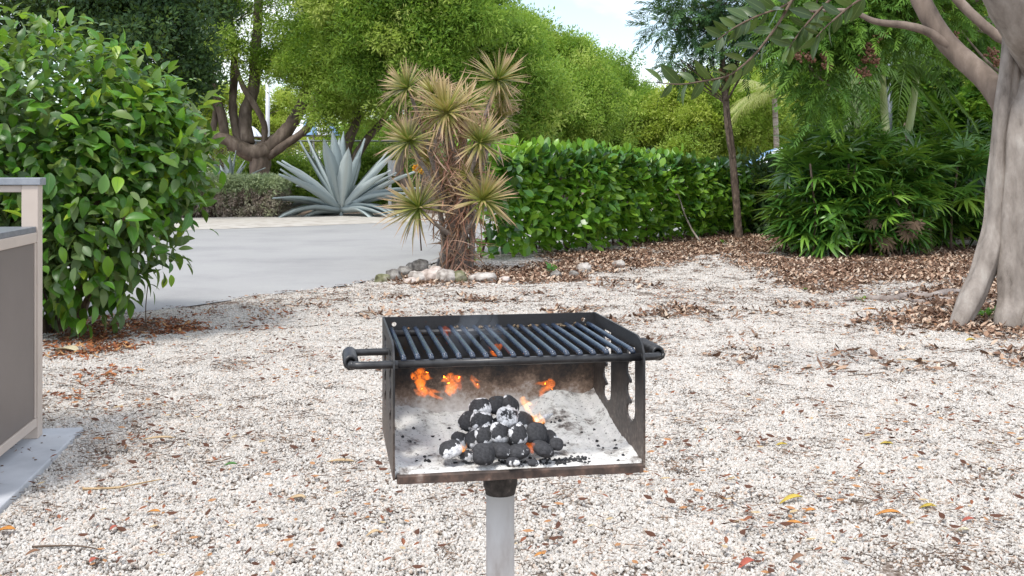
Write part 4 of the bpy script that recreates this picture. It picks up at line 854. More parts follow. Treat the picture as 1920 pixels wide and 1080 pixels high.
# slender tree in front of the hedge end
Ys = 19.6
L_bl = lmat('blue_green_narrow_leaf', (.022,.065,.03), (.04,.11,.04), (.08,.17,.05), tr=.2)
narrow = leafgeo(.14, .030, 3, .9, .2, .15)
SPn = [proto('sprig', twigsprig('sprig', L_bl, None, 22, .5, narrow, 55)) for _ in range(5)]
tree('slender_tree', 'slender straight trunk with airy narrow dark leaves at the end of the hedge', 'tree', W(1385,446,Ys)*np.array([1,1,0]),
 [([W(1385,450,Ys),W(1382,400,Ys),W(1374,300,Ys),W(1366,240,Ys),W(1360,180,Ys)], [.085,.07,.066,.068,.058]), ([W(1361,190,Ys),W(1355,120,Ys),W(1352,50,Ys),W(1348,-40,Ys),W(1340,-140,Ys)], [.06,.055,.05,.045,.03]), ([W(1374,300,Ys-.04),W(1366,262,Ys-.1),W(1361,215,Ys-.08),W(1362,190,Ys)], [.02,.035,.03,.02])],
 [E_(1270,50,Ys,60,28), E_(1310,10,Ys,60,30), E_(1410,85,Ys,45,35), E_(1290,112,Ys,45,20), E_(1390,20,Ys,70,50), E_(1470,50,Ys+.3,70,50), E_(1325,70,Ys,30,24)], SPn, 1500, nb=60, clump=130, spread=.3, inner=.2, barkm=M_barkd, psize=(.6,1.0), down=.2, bj=.5, br=.45)
bu = MB()
for i in range(26): bu.add(IV*rng.uniform(.02,.045)*rng.uniform(.7,1.3,(12,1))+W(1361+rng.normal(0,6),143+rng.normal(0,7),Ys-.07), IF, rng.random())
part('bark_burl', bu.mesh('bark_burl', simple('rusty_burl', [(.3,(.14,.06,.035)),(.7,(.36,.2,.12))], 20)), bpy.data.objects['slender_tree'])

# ------------------------------------------------------------------ big ficus on the right
M_fic = simple('smooth_grey_fig_bark', [(.26, (.08,.064,.052)), (.40, (.21,.178,.152)), (.56, (.29,.252,.22)), (.75, (.40,.36,.32))], 9, .8, .8, .03, sc=(1,1,.4), detail=12)
Yf = 8.7
fic = thing('fig_tree', G(1880,606), 'large grey fig tree trunk of fused roots at the right edge', 'tree')
def FT(pts, rad, Y=Yf, n=14, k=6, j=.03):
    P = smoothpath([W(a, b_, Y+(c_ if c_ else 0)) for a, b_, c_ in pts], k); return P, resamp(rad, P)
fm_ = MB()
for pts, rad in [
 ([(1902,20,.1),(1893,120,0),(1880,230,0),(1872,330,0),(1866,420,0),(1850,490,-.05),(1826,550,-.1),(1800,606,-.15),(1790,625,-.15)], [.085,.09,.085,.09,.10,.105,.105,.085,.06]),
 ([(1940,30,.15),(1930,120,.05),(1914,230,-.08),(1908,330,-.1),(1903,430,-.1),(1899,500,-.12),(1897,560,-.15),(1893,605,-.2),(1892,640,-.2)], [.13,.12,.105,.105,.11,.112,.11,.125,.14]),
 ([(1990,0,.3),(1975,150,.2),(1955,300,.15),(1945,420,.1),(1940,520,.0),(1930,570,-.1),(1905,625,-.25)], [.25,.22,.2,.2,.2,.15,.07]),
 ([(1960,100,.4),(1935,300,.45),(1925,420,.45),(1915,520,.45),(1905,620,.4)], [.16,.15,.14,.13,.12]),
 ([(2010,250,-.1),(1990,450,-.1),(1965,560,-.2),(1930,620,-.4)], [.2,.2,.16,.08])]:
    P, R_ = FT(pts, rad, k=10); R_ = R_*.9; v, f = tube(P, R_, 36); c_ = np.repeat(P, 36, 0); th = np.tile(np.linspace(0, 2*math.pi, 36, endpoint=False), len(P)); hh = np.repeat(np.linspace(0,1,len(P)), 36); ph = rng.uniform(0,6,4)
    fl_ = 1+.09*np.sin(3*th+ph[0]+3*hh)+.06*np.sin(5*th+ph[1]-5*hh)+.04*np.sin(11*hh*3+ph[2])+.035*np.sin(9*th+ph[3]+7*hh); fm_.add(c_+(v-c_)*fl_[:,None], f)
part('trunk', fm_.mesh('trunk', M_fic), fic)
lb_ = MB(); P, R_ = FT([(1850,-150,-.5),(1885,-60,-.4),(1930,35,-.3),(1965,105,-.1),(1995,200,.1),(2010,300,.1)], [.26,.25,.24,.24,.2,.15]); lb_.tube(P, R_, 20, jit=.015)
part('limb', lb_.mesh('limb', M_fic), fic); lb2 = lb_ = MB()
P, R_ = FT([(1890,205,.3),(1850,150,.5),(1800,105,.7),(1760,60,.8),(1722,-10,.9),(1700,-80,1.)], [.11,.10,.092,.09,.085,.08]); lb_.tube(P, R_, 14, jit=.02)
P, R_ = FT([(1900,85,.6),(1860,60,.7),(1810,15,.8),(1770,-30,.9)], [.045,.045,.045,.04]); lb_.tube(P, R_, 10, jit=.02)
P, R_ = FT([(1790,95,.7),(1745,62,.75),(1700,48,.8),(1640,40,.9),(1590,20,1.),(1500,22,1.1)], [.045,.04,.036,.028,.02,.012]); lb_.tube(P, R_, 8, jit=.02)
part('branch', lb2.mesh('branch', M_bark), fic)  # shade on these limbs put into a darker bark than the trunk's
sr = MB()
for pts, rad in [([(1815,553,.0),(1770,556,0),(1740,563,0),(1705,560,0),(1670,566,0),(1625,562,0),(1585,566,0)], [.05,.055,.055,.05,.045,.03,.012]), ([(1810,566,0),(1760,566,0),(1720,570,0),(1690,562,0)], [.03,.035,.03,.02]), ([(1740,556,0),(1700,552,0),(1660,556,0)],[.03,.03,.01])]:
    Q = smoothpath([G(a, b_)+np.array([0,0,.015]) for a, b_, _ in pts], 5); sr.tube(Q, resamp(rad, Q), 10, jit=.06)
part('surface_root', sr.mesh('surface_root', simple('weathered_root', [(.3,(.13,.10,.085)),(.6,(.33,.28,.25)),(.75,(.46,.42,.38))], 9, .9, .6, .01)), fic)
# low fig branch with big leaves hanging into the sky
M_figl = leafmat('fig_leaf', [(0, (.02,.045,.015)), (.5, (.04,.08,.02)), (1, (.08,.13,.03))], .2, .35, .5, vein=(.14,.2,.07))
fl = [mesh('leaf', leafgeo(.15,.066,6,.95,.25,d_)[0], leafgeo(.15,.066,6,.95,.25,d_)[1], M_figl, True, leafgeo(.15,.066,6,.95,.25,d_)[2]) for d_ in (.05,.2,.35)]
Yb = 6.2
twb = MB(); mains = [[(1560,-60),(1500,-20),(1462,40),(1424,92),(1390,125),(1362,143),(1318,152),(1275,158),(1232,155)], [(1560,-60),(1480,5),(1420,30),(1380,50),(1345,75)], [(1600,-40),(1540,15),(1500,60),(1480,90)], [(1700,-30),(1620,-5),(1560,40),(1530,70)]]
lv = []
for mi, mm in enumerate(mains):
    P = smoothpath([W(a, b_, Yb-.03*i) for i, (a, b_) in enumerate(mm)], 6); twb.tube(P, np.linspace(.010,.003,len(P)), 6)
    k = 0
    for j in range(6, len(P)-1, 2):
        t = P[j+1]-P[j-1]; t /= np.linalg.norm(t); k += 1
        for s in ((1,-1) if mi else (1 if k % 2 else -1,)):
            lv.append((P[j], t*.7+np.array([0,rng.uniform(-.3,.3),s*.9-.25])))
    lv.append((P[-1], P[-1]-P[-4]))
part('twig', twb.mesh('twig', M_stem), fic)
D_ = np.array([l[1] for l in lv]); D_ = D_/np.linalg.norm(D_,axis=1)[:,None]; R_ = frames(D_, rnd(len(lv))*.8+np.array([0,-.7,.3]))
leafobjs('leaf', fic, fl, np.array([l[0] for l in lv]), R_, rng.uniform(.6,1.05,len(lv)), rng.integers(0,3,len(lv)), range(len(lv)))
# upper right canopy belonging to the fig tree and the trees behind it
L_can = lmat('canopy_leaf', (.05,.13,.024), (.10,.23,.035), (.20,.37,.05), tr=.35); SPc = [proto('sprig', twigsprig('sprig', L_can, None, 18, .5, lance, 60)) for _ in range(5)]
Yc = 15.
cn = tree('canopy_tree', 'tree with drooping dark leaflets and rusty seed clusters over the palm clump', 'tree', np.array([7.6,15.4,0]),
 [([np.array([7.6,15.4,-.1]), W(1940,330,15.4), W(1930,200,15.4), W(1900,60,15.2), W(1850,-60,15)], [.16,.13,.11,.1,.06]), ([W(1880,-10,15.2), W(1750,20,15), W(1640,50,15), W(1560,60,14.8), W(1490,80,14.8)], [.06,.05,.04,.03,.02])],
 [E_(1530,60,Yc,90,50), E_(1620,40,Yc,110,50), E_(1720,20,Yc,120,50), E_(1560,-20,Yc,140,50), E_(1555,150,Yc,40,50), E_(1830,40,Yc+2,90,60), E_(1700,-60,Yc,200,60)], SPc, 3900, nb=50, clump=330, spread=.35, inner=.2, psize=(.5,.9), down=.45)
sc_m = simple('rusty_seed', [(.3,(.09,.04,.025)),(.7,(.26,.13,.075))], 30)
for (px, py, s) in [(1625,110,16),(1618,135,14),(1640,112,13),(1635,95,10),(1497,104,14),(1520,108,9),(1546,104,8),(1550,124,9),(1625,88,9),(1652,66,9),(1788,70,10),(1862,100,14),(1870,115,10)]:
    mb = MB(); 
    for i in range(34): q = W(px, py, Yc-.6)+rng.normal(0,1,3)*s/F*Yc*.45; mb.add(IV*rng.uniform(.012,.026)+q, IF, rng.random())
    part('seed_cluster', mb.mesh('seed_cluster', sc_m), cn)['kind'] = 'stuff'

# ------------------------------------------------------------------ rhapis palm clumps
M_rh = leafmat('palm_finger', [(0, (.025,.085,.016)), (.5, (.058,.17,.026)), (.85, (.15,.33,.042)), (1, (.30,.46,.06))], .28, .32, .6)
M_rhd = leafmat('dry_palm_finger', [(0, (.10,.065,.04)), (1, (.26,.185,.125))], .1, .7, .2)
def fan(m, seed, L=.41):
    r = np.random.default_rng(seed); mb = MB(); nf = r.integers(8,12); mb.tube([(0,-.30,-.03),(0,-.15,.02),(0,0,0)], .0045, 4)
    for i in range(nf):
        a = math.radians(-105+210*i/(nf-1)+r.uniform(-6,6)); g = blade(L*r.uniform(.8,1.08)*(1-.15*abs(a)/1.8), .050, 4, r.uniform(.15,.5), .35)
        R_ = frames(np.array([[math.sin(a), math.cos(a), r.uniform(-.05,.2)]]), np.array([[r.uniform(-.15,.15),r.uniform(-.15,.15),1.]]))[0]; place(mb, g, np.zeros(3), R_)
    return mb.mesh('frond', m)
fans = [fan(M_rh, s) for s in range(6)]; fand = [fan(M_rhd, s+20, .26) for s in range(3)]
M_fib = simple('fibrous_cane', [(.3,(.05,.035,.025)),(.7,(.20,.14,.10))], 40, .95, .8, .006, sc=(1,1,.3))
def rhapis(lab, base, EL, n, ncane, ndry=12):
    t = thing('lady_palm_clump', base, lab, 'palm', 'lady palm clumps'); cn_ = MB()
    C_, Nn = crownpts(EL, n*3, .55, 2.5); k = (C_[:,2] > .12) & (Nn[:,1] < .55); C_, Nn = C_[k][:n], Nn[k][:n]; d = Nn*np.array([1,1,.35])+rnd(len(C_))*.35+np.array([0,0,.15]); R_ = frames(d, np.array([0,0,1.])+Nn*.7+rnd(len(C_))*.3)
    leafobjs('frond', t, fans, C_, R_, rng.uniform(.75,1.15,len(C_)), rng.integers(0,6,len(C_)), range(min(280,len(C_))))
    C2, N2 = crownpts(EL, n*2, .2, 1.2); C2 = C2[C2[:,2] > .1]; q = len(C2); scatter('inner_fronds', t, [proto('frond', m) for m in fans], C2, eul(frames(rnd(q)+np.array([0,0,.2]), rnd(q)*.5+np.array([0,0,1.]))), rng.uniform(.7,1.1,q))
    for i in range(ncane):
        e = EL[rng.integers(len(EL))]; x_ = e[0][0]+rng.uniform(-.7,.7)*e[1][0]; y_ = e[0][1]+rng.uniform(-.8,.5)*e[1][1]; cn_.tube([(x_,y_,-.03),(x_+rng.normal(0,.05),y_,.6),(x_+rng.normal(0,.1),y_,min(e[0][2]+e[1][2]*.5,1.9))], [.022,.018,.014], 6)
    part('canes', cn_.mesh('canes', M_fib), t)
    for i in range(ndry):
        e = EL[rng.integers(len(EL))]; p = np.array([e[0][0]+rng.uniform(-.8,.8)*e[1][0], e[0][1]-e[1][1]*rng.uniform(.6,.95), rng.uniform(.25,.6)]); R_ = frames(np.array([[rng.normal(0,.3),-.3,-1.]]), np.array([[0,-1,.2]]))
        leafobjs('dry_frond', t, fand, p[None], R_, [rng.uniform(.7,1)], [rng.integers(0,3)], [0])
    return t
rhapis('dense lady palm clump with bright front fans behind the gravel', G(1580,485), [((4.85,16.0,1.0),(.92,.95,.70)), ((5.05,16.5,1.4),(.85,.8,.58)), ((4.5,15.9,.65),(.62,.7,.6)), ((5.5,15.8,.75),(.7,.7,.65)), ((4.95,15.6,.5),(.98,.6,.45)), ((5.8,16.3,1.05),(.75,.7,.6))], 285, 40, 8)
rhapis('shadier lady palm clump between the first clump and the fig trunk', G(1790,468), [((6.9,17.0,.95),(.95,.9,.75)), ((7.4,17.6,1.3),(1.1,.8,.7)), ((6.4,17.2,.7),(.7,.7,.6)), ((8.2,17.2,.9),(.9,.8,.8))], 230, 30, 6)

# ------------------------------------------------------------------ background shrubs and palms on the right
L_bk = lmat('broad_shade_leaf', (.05,.14,.022), (.10,.24,.03), (.20,.38,.05), tr=.35); broad = leafgeo(.17,.065,3,.9,.2,.25)
def rosettesprig(nm, m):
    mb = MB()
    for i in range(12):
        a = i*2.4; el = rng.uniform(-.3,.7); d = np.array([[math.cos(a)*math.cos(el), math.sin(a)*math.cos(el), math.sin(el)]]); place(mb, broad, np.zeros(3), frames(d, np.array([[0,0,1.]])+rnd(1)*.2)[0], rng.uniform(.7,1.15))
    return mb.mesh(nm, m)
SPb = [proto('sprig', rosettesprig('sprig', L_bk)) for _ in range(5)]
def shrub_mass(nm, lab, cat, EL, n, S, **k):
    c_ = EL[0][0]; b0 = np.array([c_[0], c_[1], 0]); return tree(nm, lab, cat, b0, [([b0+np.array([rng.normal(0,.5),0,-.1]), b0+np.array([rng.normal(0,.6),0,c_[2]*.5]), b0+np.array([rng.normal(0,.8),0,c_[2]])], [.06,.05,.03]) for _ in range(5)], EL, S, n, nb=14, **k)
shrub_mass('leafy_tree', 'broad leaved green tree behind the fig trunk and lady palms', 'tree', [E_(1800,230,20,110,80), E_(1740,170,20.5,90,90), E_(1850,140,20,90,90), E_(1780,300,19.5,120,60), E_(1900,280,19,80,90)], 2100, SPb, clump=220, spread=.4, inner=.45, psize=(.7,1.2))
shrub_mass('leafy_tree', 'green tree filling the gap left of the palm trunks', 'tree', [E_(1590,230,23,90,70), E_(1640,160,23.5,100,70), E_(1530,160,23,60,60), E_(1680,240,22,90,60)], 1700, SPb, clump=200, spread=.4, inner=.4, psize=(.6,1.05))
shrub_mass('sunlit_tree', 'bright yellow green tree glowing behind the canopy at upper right', 'tree', [E_(1660,60,32,130,90), E_(1800,70,32,130,90), E_(1540,130,34,70,80), E_(1700,180,33,200,90)], 5200, S_yel, clump=200, spread=.6, inner=.4)
shrub_mass('hazy_tree', 'pale yellow green foliage mass around the distant palm', 'tree', [E_(1490,200,52,70,60), E_(1440,260,50,60,45), E_(1530,250,50,70,60)], 3800, S_yel, clump=120, spread=.7, inner=.4, psize=(1.,1.4))
M_shaft = simple('green_crownshaft', [(.3,(.48,.58,.22)),(.7,(.62,.68,.42))], 3, .45, .05, .002, sc=(1,1,.2)); M_ring = simple('ringed_palm_trunk', [(.35,(.16,.12,.10)),(.6,(.38,.33,.29))], 14, .85, .5, .01, sc=(.2,.2,1))
M_pf = leafmat('palm_leaflet', [(0,(.07,.15,.03)),(1,(.16,.27,.06))], .35, .4, .5); M_pfy = leafmat('pale_palm_leaflet', [(0,(.34,.40,.12)),(1,(.52,.54,.24))], .4, .5, .3)
def frondmesh(L, m, seed, droop=.6, ll=.42, npair=26):
    r = np.random.default_rng(seed); mb = MB(); tt = np.linspace(0,1,9); pts = np.array([[0, t*L*(1-.18*t), .28*L*t-droop*L*t*t*1.25] for t in tt]); mb.tube(pts, np.linspace(.022,.004,9), 4, c=.5)
    for k in range(npair):
        t = .14+.86*k/npair; p = np.array([np.interp(t, tt, pts[:,i]) for i in range(3)]); l = ll*(math.sin(math.pi*(.15+.8*t))**.7)
        for s in (-1,1):
            d = np.array([[s*.85, .55, -.25-r.uniform(0,.5)]]); g = blade(l*r.uniform(.85,1.1), .034, 3, .4, .5); place(mb, g, p, frames(d, np.array([[0,.1,1.]]))[0])
    return mb.mesh('frond', m)
def palm(nm, lab, base, path, rad, top, L, m, nfr, shaft=None, group=None, droop=(.5,.9), sc=1):
    t = thing(nm, base, lab, 'palm', group); Q = smoothpath(path, 6); mb = MB()
    v, f = tube(Q, resamp(rad, Q)*(1+.05*(np.arange(len(Q)) % 2)), 12); mb.add(v, f); part('trunk', mb.mesh('trunk', M_ring), t)
    if shaft: S_ = smoothpath(shaft[0], 4); part('crownshaft', MB().tube(S_, resamp(shaft[1], S_), 12).mesh('crownshaft', M_shaft), t)
    fr = [frondmesh(L, m, s, rng.uniform(*droop), L*.28) for s in range(3)]
    for i in range(nfr):
        a = i*2.4+rng.uniform(-.2,.2); M = Matrix.Translation(Vector(top)) @ Matrix.Rotation(a,4,'Z') @ Matrix.Rotation(rng.uniform(-.25,.95),4,'X'); o = bpy.data.objects.new('frond', fr[i % 3]); link(o, t); o.matrix_basis = M
    return t
Yp = 18.
for lab, bx, pts, s0 in [('left slim palm with a pale green crownshaft above the lady palms', 1607, [(1612,430),(1611,300),(1609,235)], [(1609,235),(1604,185),(1600,130)]),
   ('middle slim palm touching the grey lamp pole', 1662, [(1664,430),(1663,300),(1662,252)], [(1662,252),(1657,190),(1655,130)]),
   ('right slim palm leaning towards the fig limb', 1700, [(1690,430),(1696,310),(1702,255)], [(1702,255),(1713,185),(1722,110)])]:
    P = [W(a, b_, Yp) for a, b_ in pts]; S_ = [W(a, b_, Yp) for a, b_ in s0]; b0 = P[0]*np.array([1,1,0]); b0[2] = 0; P[0] = b0-np.array([0,0,.05])
    palm('slim_palm', lab, b0, P, [.085,.075,.062], S_[-1], 1.5, M_pf, 9, (S_, [.066,.062,.045]), 'slim palms behind the lady palms', (.7,1.1))
Yk = 42; b0 = W(1455,330,Yk)*np.array([1,1,0])
palm('distant_palm', 'pale sunlit coconut palm far behind the hedge end', b0, [b0-np.array([0,0,.1]), W(1456,280,Yk), W(1452,185,Yk)], [.13,.11,.10], W(1452,182,Yk), 2.3, M_pfy, 15, None, None, (.25,.8))
lpo = thing('lamp_pole', W(1668,340,20)*np.array([1,1,0]), 'plain blue grey lamp pole between the palm trunks', 'pole'); pp = W(1668,340,20)
part('shaft', MB().tube([(pp[0],pp[1],-.1),(pp[0],pp[1],3.4)], [.055,.048], 12).mesh('shaft', simple('blue_grey_paint', [(.3,(.14,.16,.20)),(.7,(.20,.22,.27))], 5, .5, .02)), lpo)
part('base_collar', MB().tube([(pp[0],pp[1],0.0),(pp[0],pp[1],.12)], [.09,.08], 12).mesh('base_collar', bpy.data.materials['blue_grey_paint']), lpo)
# ------------------------------------------------------------------ left background: agaves, low hedge, fence, tents
M_ag = leafmat('blue_grey_agave', [(0,(.27,.325,.33)),(.5,(.37,.43,.43)),(1,(.48,.54,.53))], .04, .5, .4)
def agave_leaf(L, Wd, droop, seed):
    r = np.random.default_rng(seed); n = 8; V = []; t = np.linspace(0,1,n+1); pr = np.interp(t, [0,.12,.45,.75,.95,1], [.55,.6,1,.75,.22,.02])*Wd/2
    for i in range(n+1):
        z = -droop*L*max(0,t[i]-.25)**1.8; th = .035*(1-t[i])+.004; y = t[i]*L*(1-.15*abs(droop)*t[i])
        V += [(-pr[i], y, z+.35*pr[i]), (0, y, z+.02), (pr[i], y, z+.35*pr[i]), (0, y, z-th)]
    f = []
    for i in range(n):
        a = i*4
        for j in range(4): k = (j+1)%4; f.append([a+j, a+4+j, a+4+k, a+k])
    f.append([0,1,2,3]); return mesh('leaf', V, f, M_ag)
agm = [agave_leaf(1.0, .25, d_, s) for s, d_ in enumerate([-.05,.0,.12,.3,.5,.8])]
def agave(lab, base, R0, n, thin=1.0, angs=None):
    t = thing('agave', base, lab, 'agave', 'blue grey agaves across the road'); t_b = np.array(base)+np.array([0,0,.15])
    part('core', MB().tube([np.array(base)-np.array([0,0,.05]), np.array(base)+np.array([0,0,.22])], [.05,.04], 10).mesh('core', M_ag), t)
    for i in range(n):
        u = (i+.5)/n; el = math.radians(86-90*u**.62+rng.uniform(-6,6)); a = i*2.39996+rng.normal(0,.25); k = min(5, int(u*5.5+rng.uniform(-.5,.8))); k = max(0,k)
        if math.sin(a) < -.8 and el < math.radians(40): a += .9 if math.cos(a) > 0 else -.9
        d = np.array([[math.cos(a)*math.cos(el), math.sin(a)*math.cos(el), math.sin(el)]]); nr = np.array([[-math.cos(a)*math.sin(el), -math.sin(a)*math.sin(el), math.cos(el)]])
        R_ = frames(d, nr)[0]; s = R0*rng.uniform(.85,1.12)*(1 if u > .12 else 1.0); M = Matrix([[R_[r][0]*s*thin, R_[r][1]*s, R_[r][2]*s, t_b[r]] for r in range(3)]+[[0,0,0,1]]); o = bpy.data.objects.new('leaf', agm[k]); link(o, t); o.matrix_basis = M
Ya = 28.3
agave('huge blue grey agave with wide spiked leaves across the road', (W(640,400,Ya)[0], Ya, .05), 2.15, 44, .72)
agave('smaller upright agave behind the low clipped hedge', (W(430,330,31.5)[0], 31.5, .55), 1.15, 22, .75)
L_gr = lmat('grey_green_foliage', (.22,.28,.14), (.32,.39,.20), (.44,.50,.28), tr=.2); S_gr = protoset('sprig', L_gr, small, rad=.2)
L_brt = lmat('brown_twig_foliage', (.20,.15,.12), (.33,.27,.22), (.36,.37,.22), tr=.1); S_brt = protoset('sprig', L_brt, small, rad=.2)
Yh_ = 28.0; lh = thing('low_hedge', W(470,392,Yh_)*np.array([1,1,0]), 'low clipped grey green hedge with brown twiggy sides in front of the agave', 'hedge')
tw = MB()
for i in range(120): x_ = rng.uniform(-8.9,-6.1); y_ = Yh_+rng.uniform(-.5,.9); tw.tube([(x_,y_,0),(x_+rng.normal(0,.15),y_+rng.normal(0,.1),.5),(x_+rng.normal(0,.25),y_,.95)], [.014,.01,.005], 4)
part('stems', tw.mesh('stems', M_stem), lh)['kind'] = 'stuff'
n = 1500; x_ = rng.uniform(-9.0,-6.05,n); y_ = Yh_+rng.uniform(-.6,1.1,n); z_ = np.where(rng.random(n)<.5, rng.uniform(.12,.8,n), rng.uniform(.8,1.04,n)); P = np.stack([x_,y_,z_],1); top = z_ > .72
scatter('foliage', lh, S_gr, P[top], eul(frames(rnd(top.sum()), rnd(top.sum()))), .7); q = ~top; scatter('side_foliage', lh, S_brt, P[q], eul(frames(rnd(q.sum()), rnd(q.sum()))), .6)
# understory behind the agaves
def bushes(lab, EL, n, S, nm='background_bush'): return shrub_mass(nm, lab, 'bush', EL, n, S, clump=90, spread=.5, inner=.4, group='bushes across the road')
bushes('grey green bushes between the agaves and the chain link fence', [E_(600,345,36,60,30), E_(500,330,36,60,25), E_(700,335,36,50,40)], 1700, S_mid)
bushes('lime green thicket in light behind the forked trunk', [E_(420,230,62,90,60), E_(520,215,62,70,50), E_(560,260,60,50,25), E_(300,230,60,60,60)], 3000, S_yel)
bushes('green thicket beyond the fence behind the spiky plant', [E_(800,270,52,90,50), E_(700,270,52,60,45), E_(900,280,50,70,40)], 3000, S_mid)
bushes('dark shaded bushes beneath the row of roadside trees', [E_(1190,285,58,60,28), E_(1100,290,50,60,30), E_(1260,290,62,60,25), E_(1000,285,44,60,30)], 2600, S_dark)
bushes('shaded undergrowth below the round yellow green tree', [E_(1330,285,50,70,28), E_(1420,290,50,50,25)], 2200, S_olive)
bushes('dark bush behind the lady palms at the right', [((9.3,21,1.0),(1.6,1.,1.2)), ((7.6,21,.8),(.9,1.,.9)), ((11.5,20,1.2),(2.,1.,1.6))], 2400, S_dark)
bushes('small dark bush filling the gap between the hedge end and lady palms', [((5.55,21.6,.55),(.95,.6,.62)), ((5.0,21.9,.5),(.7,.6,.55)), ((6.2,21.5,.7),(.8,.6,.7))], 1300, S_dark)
tl = thing('treeline', (0,95,0), 'far mass of trees closing the view beyond the grounds', 'treeline', kind='stuff'); n = 5200
x_ = rng.uniform(-75,75,n); z_ = rng.random(n)*(4.0+2.2*vnoise(x_, x_*0, .12, 71)); y_ = 88+rng.uniform(-3,6,n); dd = (x_/88*F+960); k = ~((dd > 1160) & (dd < 1300) & (z_ > 3.2)); P = np.stack([x_,y_,z_],1)[k]
scatter('far_foliage', tl, S_mid, P, eul(frames(rnd(len(P)), rnd(len(P)))), rng.uniform(2.2,3.4,len(P)))
# chain link fence
M_galv = simple('galvanised_wire', [(.3,(.25,.27,.28)),(.7,(.42,.44,.46))], 8, .5, .02, .001, metal=.3)
Yw = 38.; fe = thing('chain_link_fence', ((490-960)/F*Yw, Yw, 0), 'galvanised chain link fence with top rail behind the agaves', 'fence'); x0, x1 = (375-960)/F*Yw, (790-960)/F*Yw; zt = CH+(YH-288)/F*Yw+.45
part('top_rail', MB().tube([(x0,Yw,zt),(x1,Yw,zt)], .03, 8).mesh('top_rail', M_galv), fe); part('bottom_rail', MB().tube([(x0,Yw,.12),(x1,Yw,.12)], .02, 6).mesh('bottom_rail', M_galv), fe)
pm = MB().tube([(0,0,-.1),(0,0,zt+.06)], .035, 8).mesh('fence_post', M_galv)
for i in range(5): o = part('fence_post', pm, fe, mat=Matrix.Translation((x0+(x1-x0)*i/4, Yw+.04, 0)))
wm = MB(); hgt = zt-.12; st_ = .12
for i in range(int((x1-x0+hgt)/st_)):
    for s in (1,-1):
        a0 = x0+i*st_ if s < 0 else x0-hgt+i*st_; p = np.array([a0,Yw-.02*s*0,.12]); q_ = np.array([a0+s*hgt if s > 0 else a0-hgt, Yw, zt])
        for e in (0,):
            A_, B_ = p.copy(), q_.copy(); 
            lo, hi = 0., 1.; dx = B_[0]-A_[0]
            ta, tb_ = sorted([(x0-A_[0])/dx, (x1-A_[0])/dx]); lo = max(0,ta); hi = min(1,tb_)
            if hi-lo > .02: wm.tube([A_+(B_-A_)*lo, A_+(B_-A_)*hi], .0032, 3, False)
o = part('wire_mesh', wm.mesh('wire_mesh', M_galv), fe); o['kind'] = 'stuff'
# blue and white shade canopies
M_tb = simple('blue_fabric', [(.3,(.16,.30,.52)),(.7,(.24,.40,.62))], 2, .7, .05); M_tw = simple('white_fabric', [(.3,(.66,.70,.76)),(.7,(.78,.80,.84))], 2, .7, .05)
def tent(lab, px, py, wpx, hpx, Y, blue=True, nseg=10, split=.5):
    c_ = W(px, py, Y); wd = wpx/F*Y/2; hh = hpx/F*Y; b0 = c_*np.array([1,1,0]); t = thing('shade_canopy', b0, lab, 'canopy', 'pale shade canopies in the distance')
    for k, (a0, a1) in enumerate([(i/nseg, (i+1)/nseg) for i in range(nseg)]):
        V = []
        for r in np.linspace(0,1,6):
            z = c_[2]+hh*(1-r**1.7)
            for a in (a0,a1): V.append((c_[0]+wd*r*math.cos(a*2*math.pi), c_[1]+wd*r*math.sin(a*2*math.pi), z))
        V = np.array(V); V2 = V-np.array([0,0,.02]); f = [[2*i,2*i+2,2*i+3,2*i+1] for i in range(5)]; f = f+[[q+12 for q in g[::-1]] for g in f]+[[10,22,23,11],[0,1,13,12]]+[[2*i,2*i+12,2*i+14,2*i+2] for i in range(5)]+[[2*i+1,2*i+3,2*i+15,2*i+13] for i in range(5)]
        part('fabric_panel', mesh('fabric_panel', np.concatenate([V,V2]), f, M_tb if (k % 2 and blue) else M_tw), t)
    part('pole', MB().tube([(c_[0],c_[1],0),(c_[0],c_[1],c_[2]+hh)], .05, 8).mesh('pole', M_tw), t); return t
tent('larger blue and white domed canopy right of the forked trunk', 588, 254, 100, 46, 50)
tent('small blue canopy seen just behind the leaning stems', 712, 254, 60, 18, 54)
tent('small pale canopy seen low between the forked limbs', 470, 256, 44, 20, 56, False)
tent('blue and white canopy with a sweeping slope beside the lady palms', 1470, 322, 190, 46, 36)
wp = thing('white_pole', W(502,380,45)*np.array([1,1,0]), 'tall white pole rising between the forked limbs', 'pole'); p = W(502,380,45); part('shaft', MB().tube([(p[0],45,-.1),(p[0],45,6.6)], [.10,.08], 12).mesh('shaft', M_tw), wp); part('finial', MB().tube([(p[0],45,6.6),(p[0],45,6.72)], [.12,.05], 12).mesh('finial', M_tw), wp)
Yq = 31.0; sp_ = W(731,390,Yq); ws = thing('white_sign', (sp_[0],Yq,0), 'small white board on a white post beside the agave', 'sign'); M_w = simple('white_paint', [(.3,(.70,.70,.70)),(.7,(.8,.8,.8))], 5, .5, .02)
part('post', MB().box((sp_[0]-.045,Yq-.045,-.05), (sp_[0]+.045,Yq+.045,1.1)).mesh('post', M_w, False), ws); part('board', MB().box((sp_[0]-.05,Yq-.085,1.1), (sp_[0]+.24,Yq+.055,1.55)).mesh('board', M_w, False), ws)

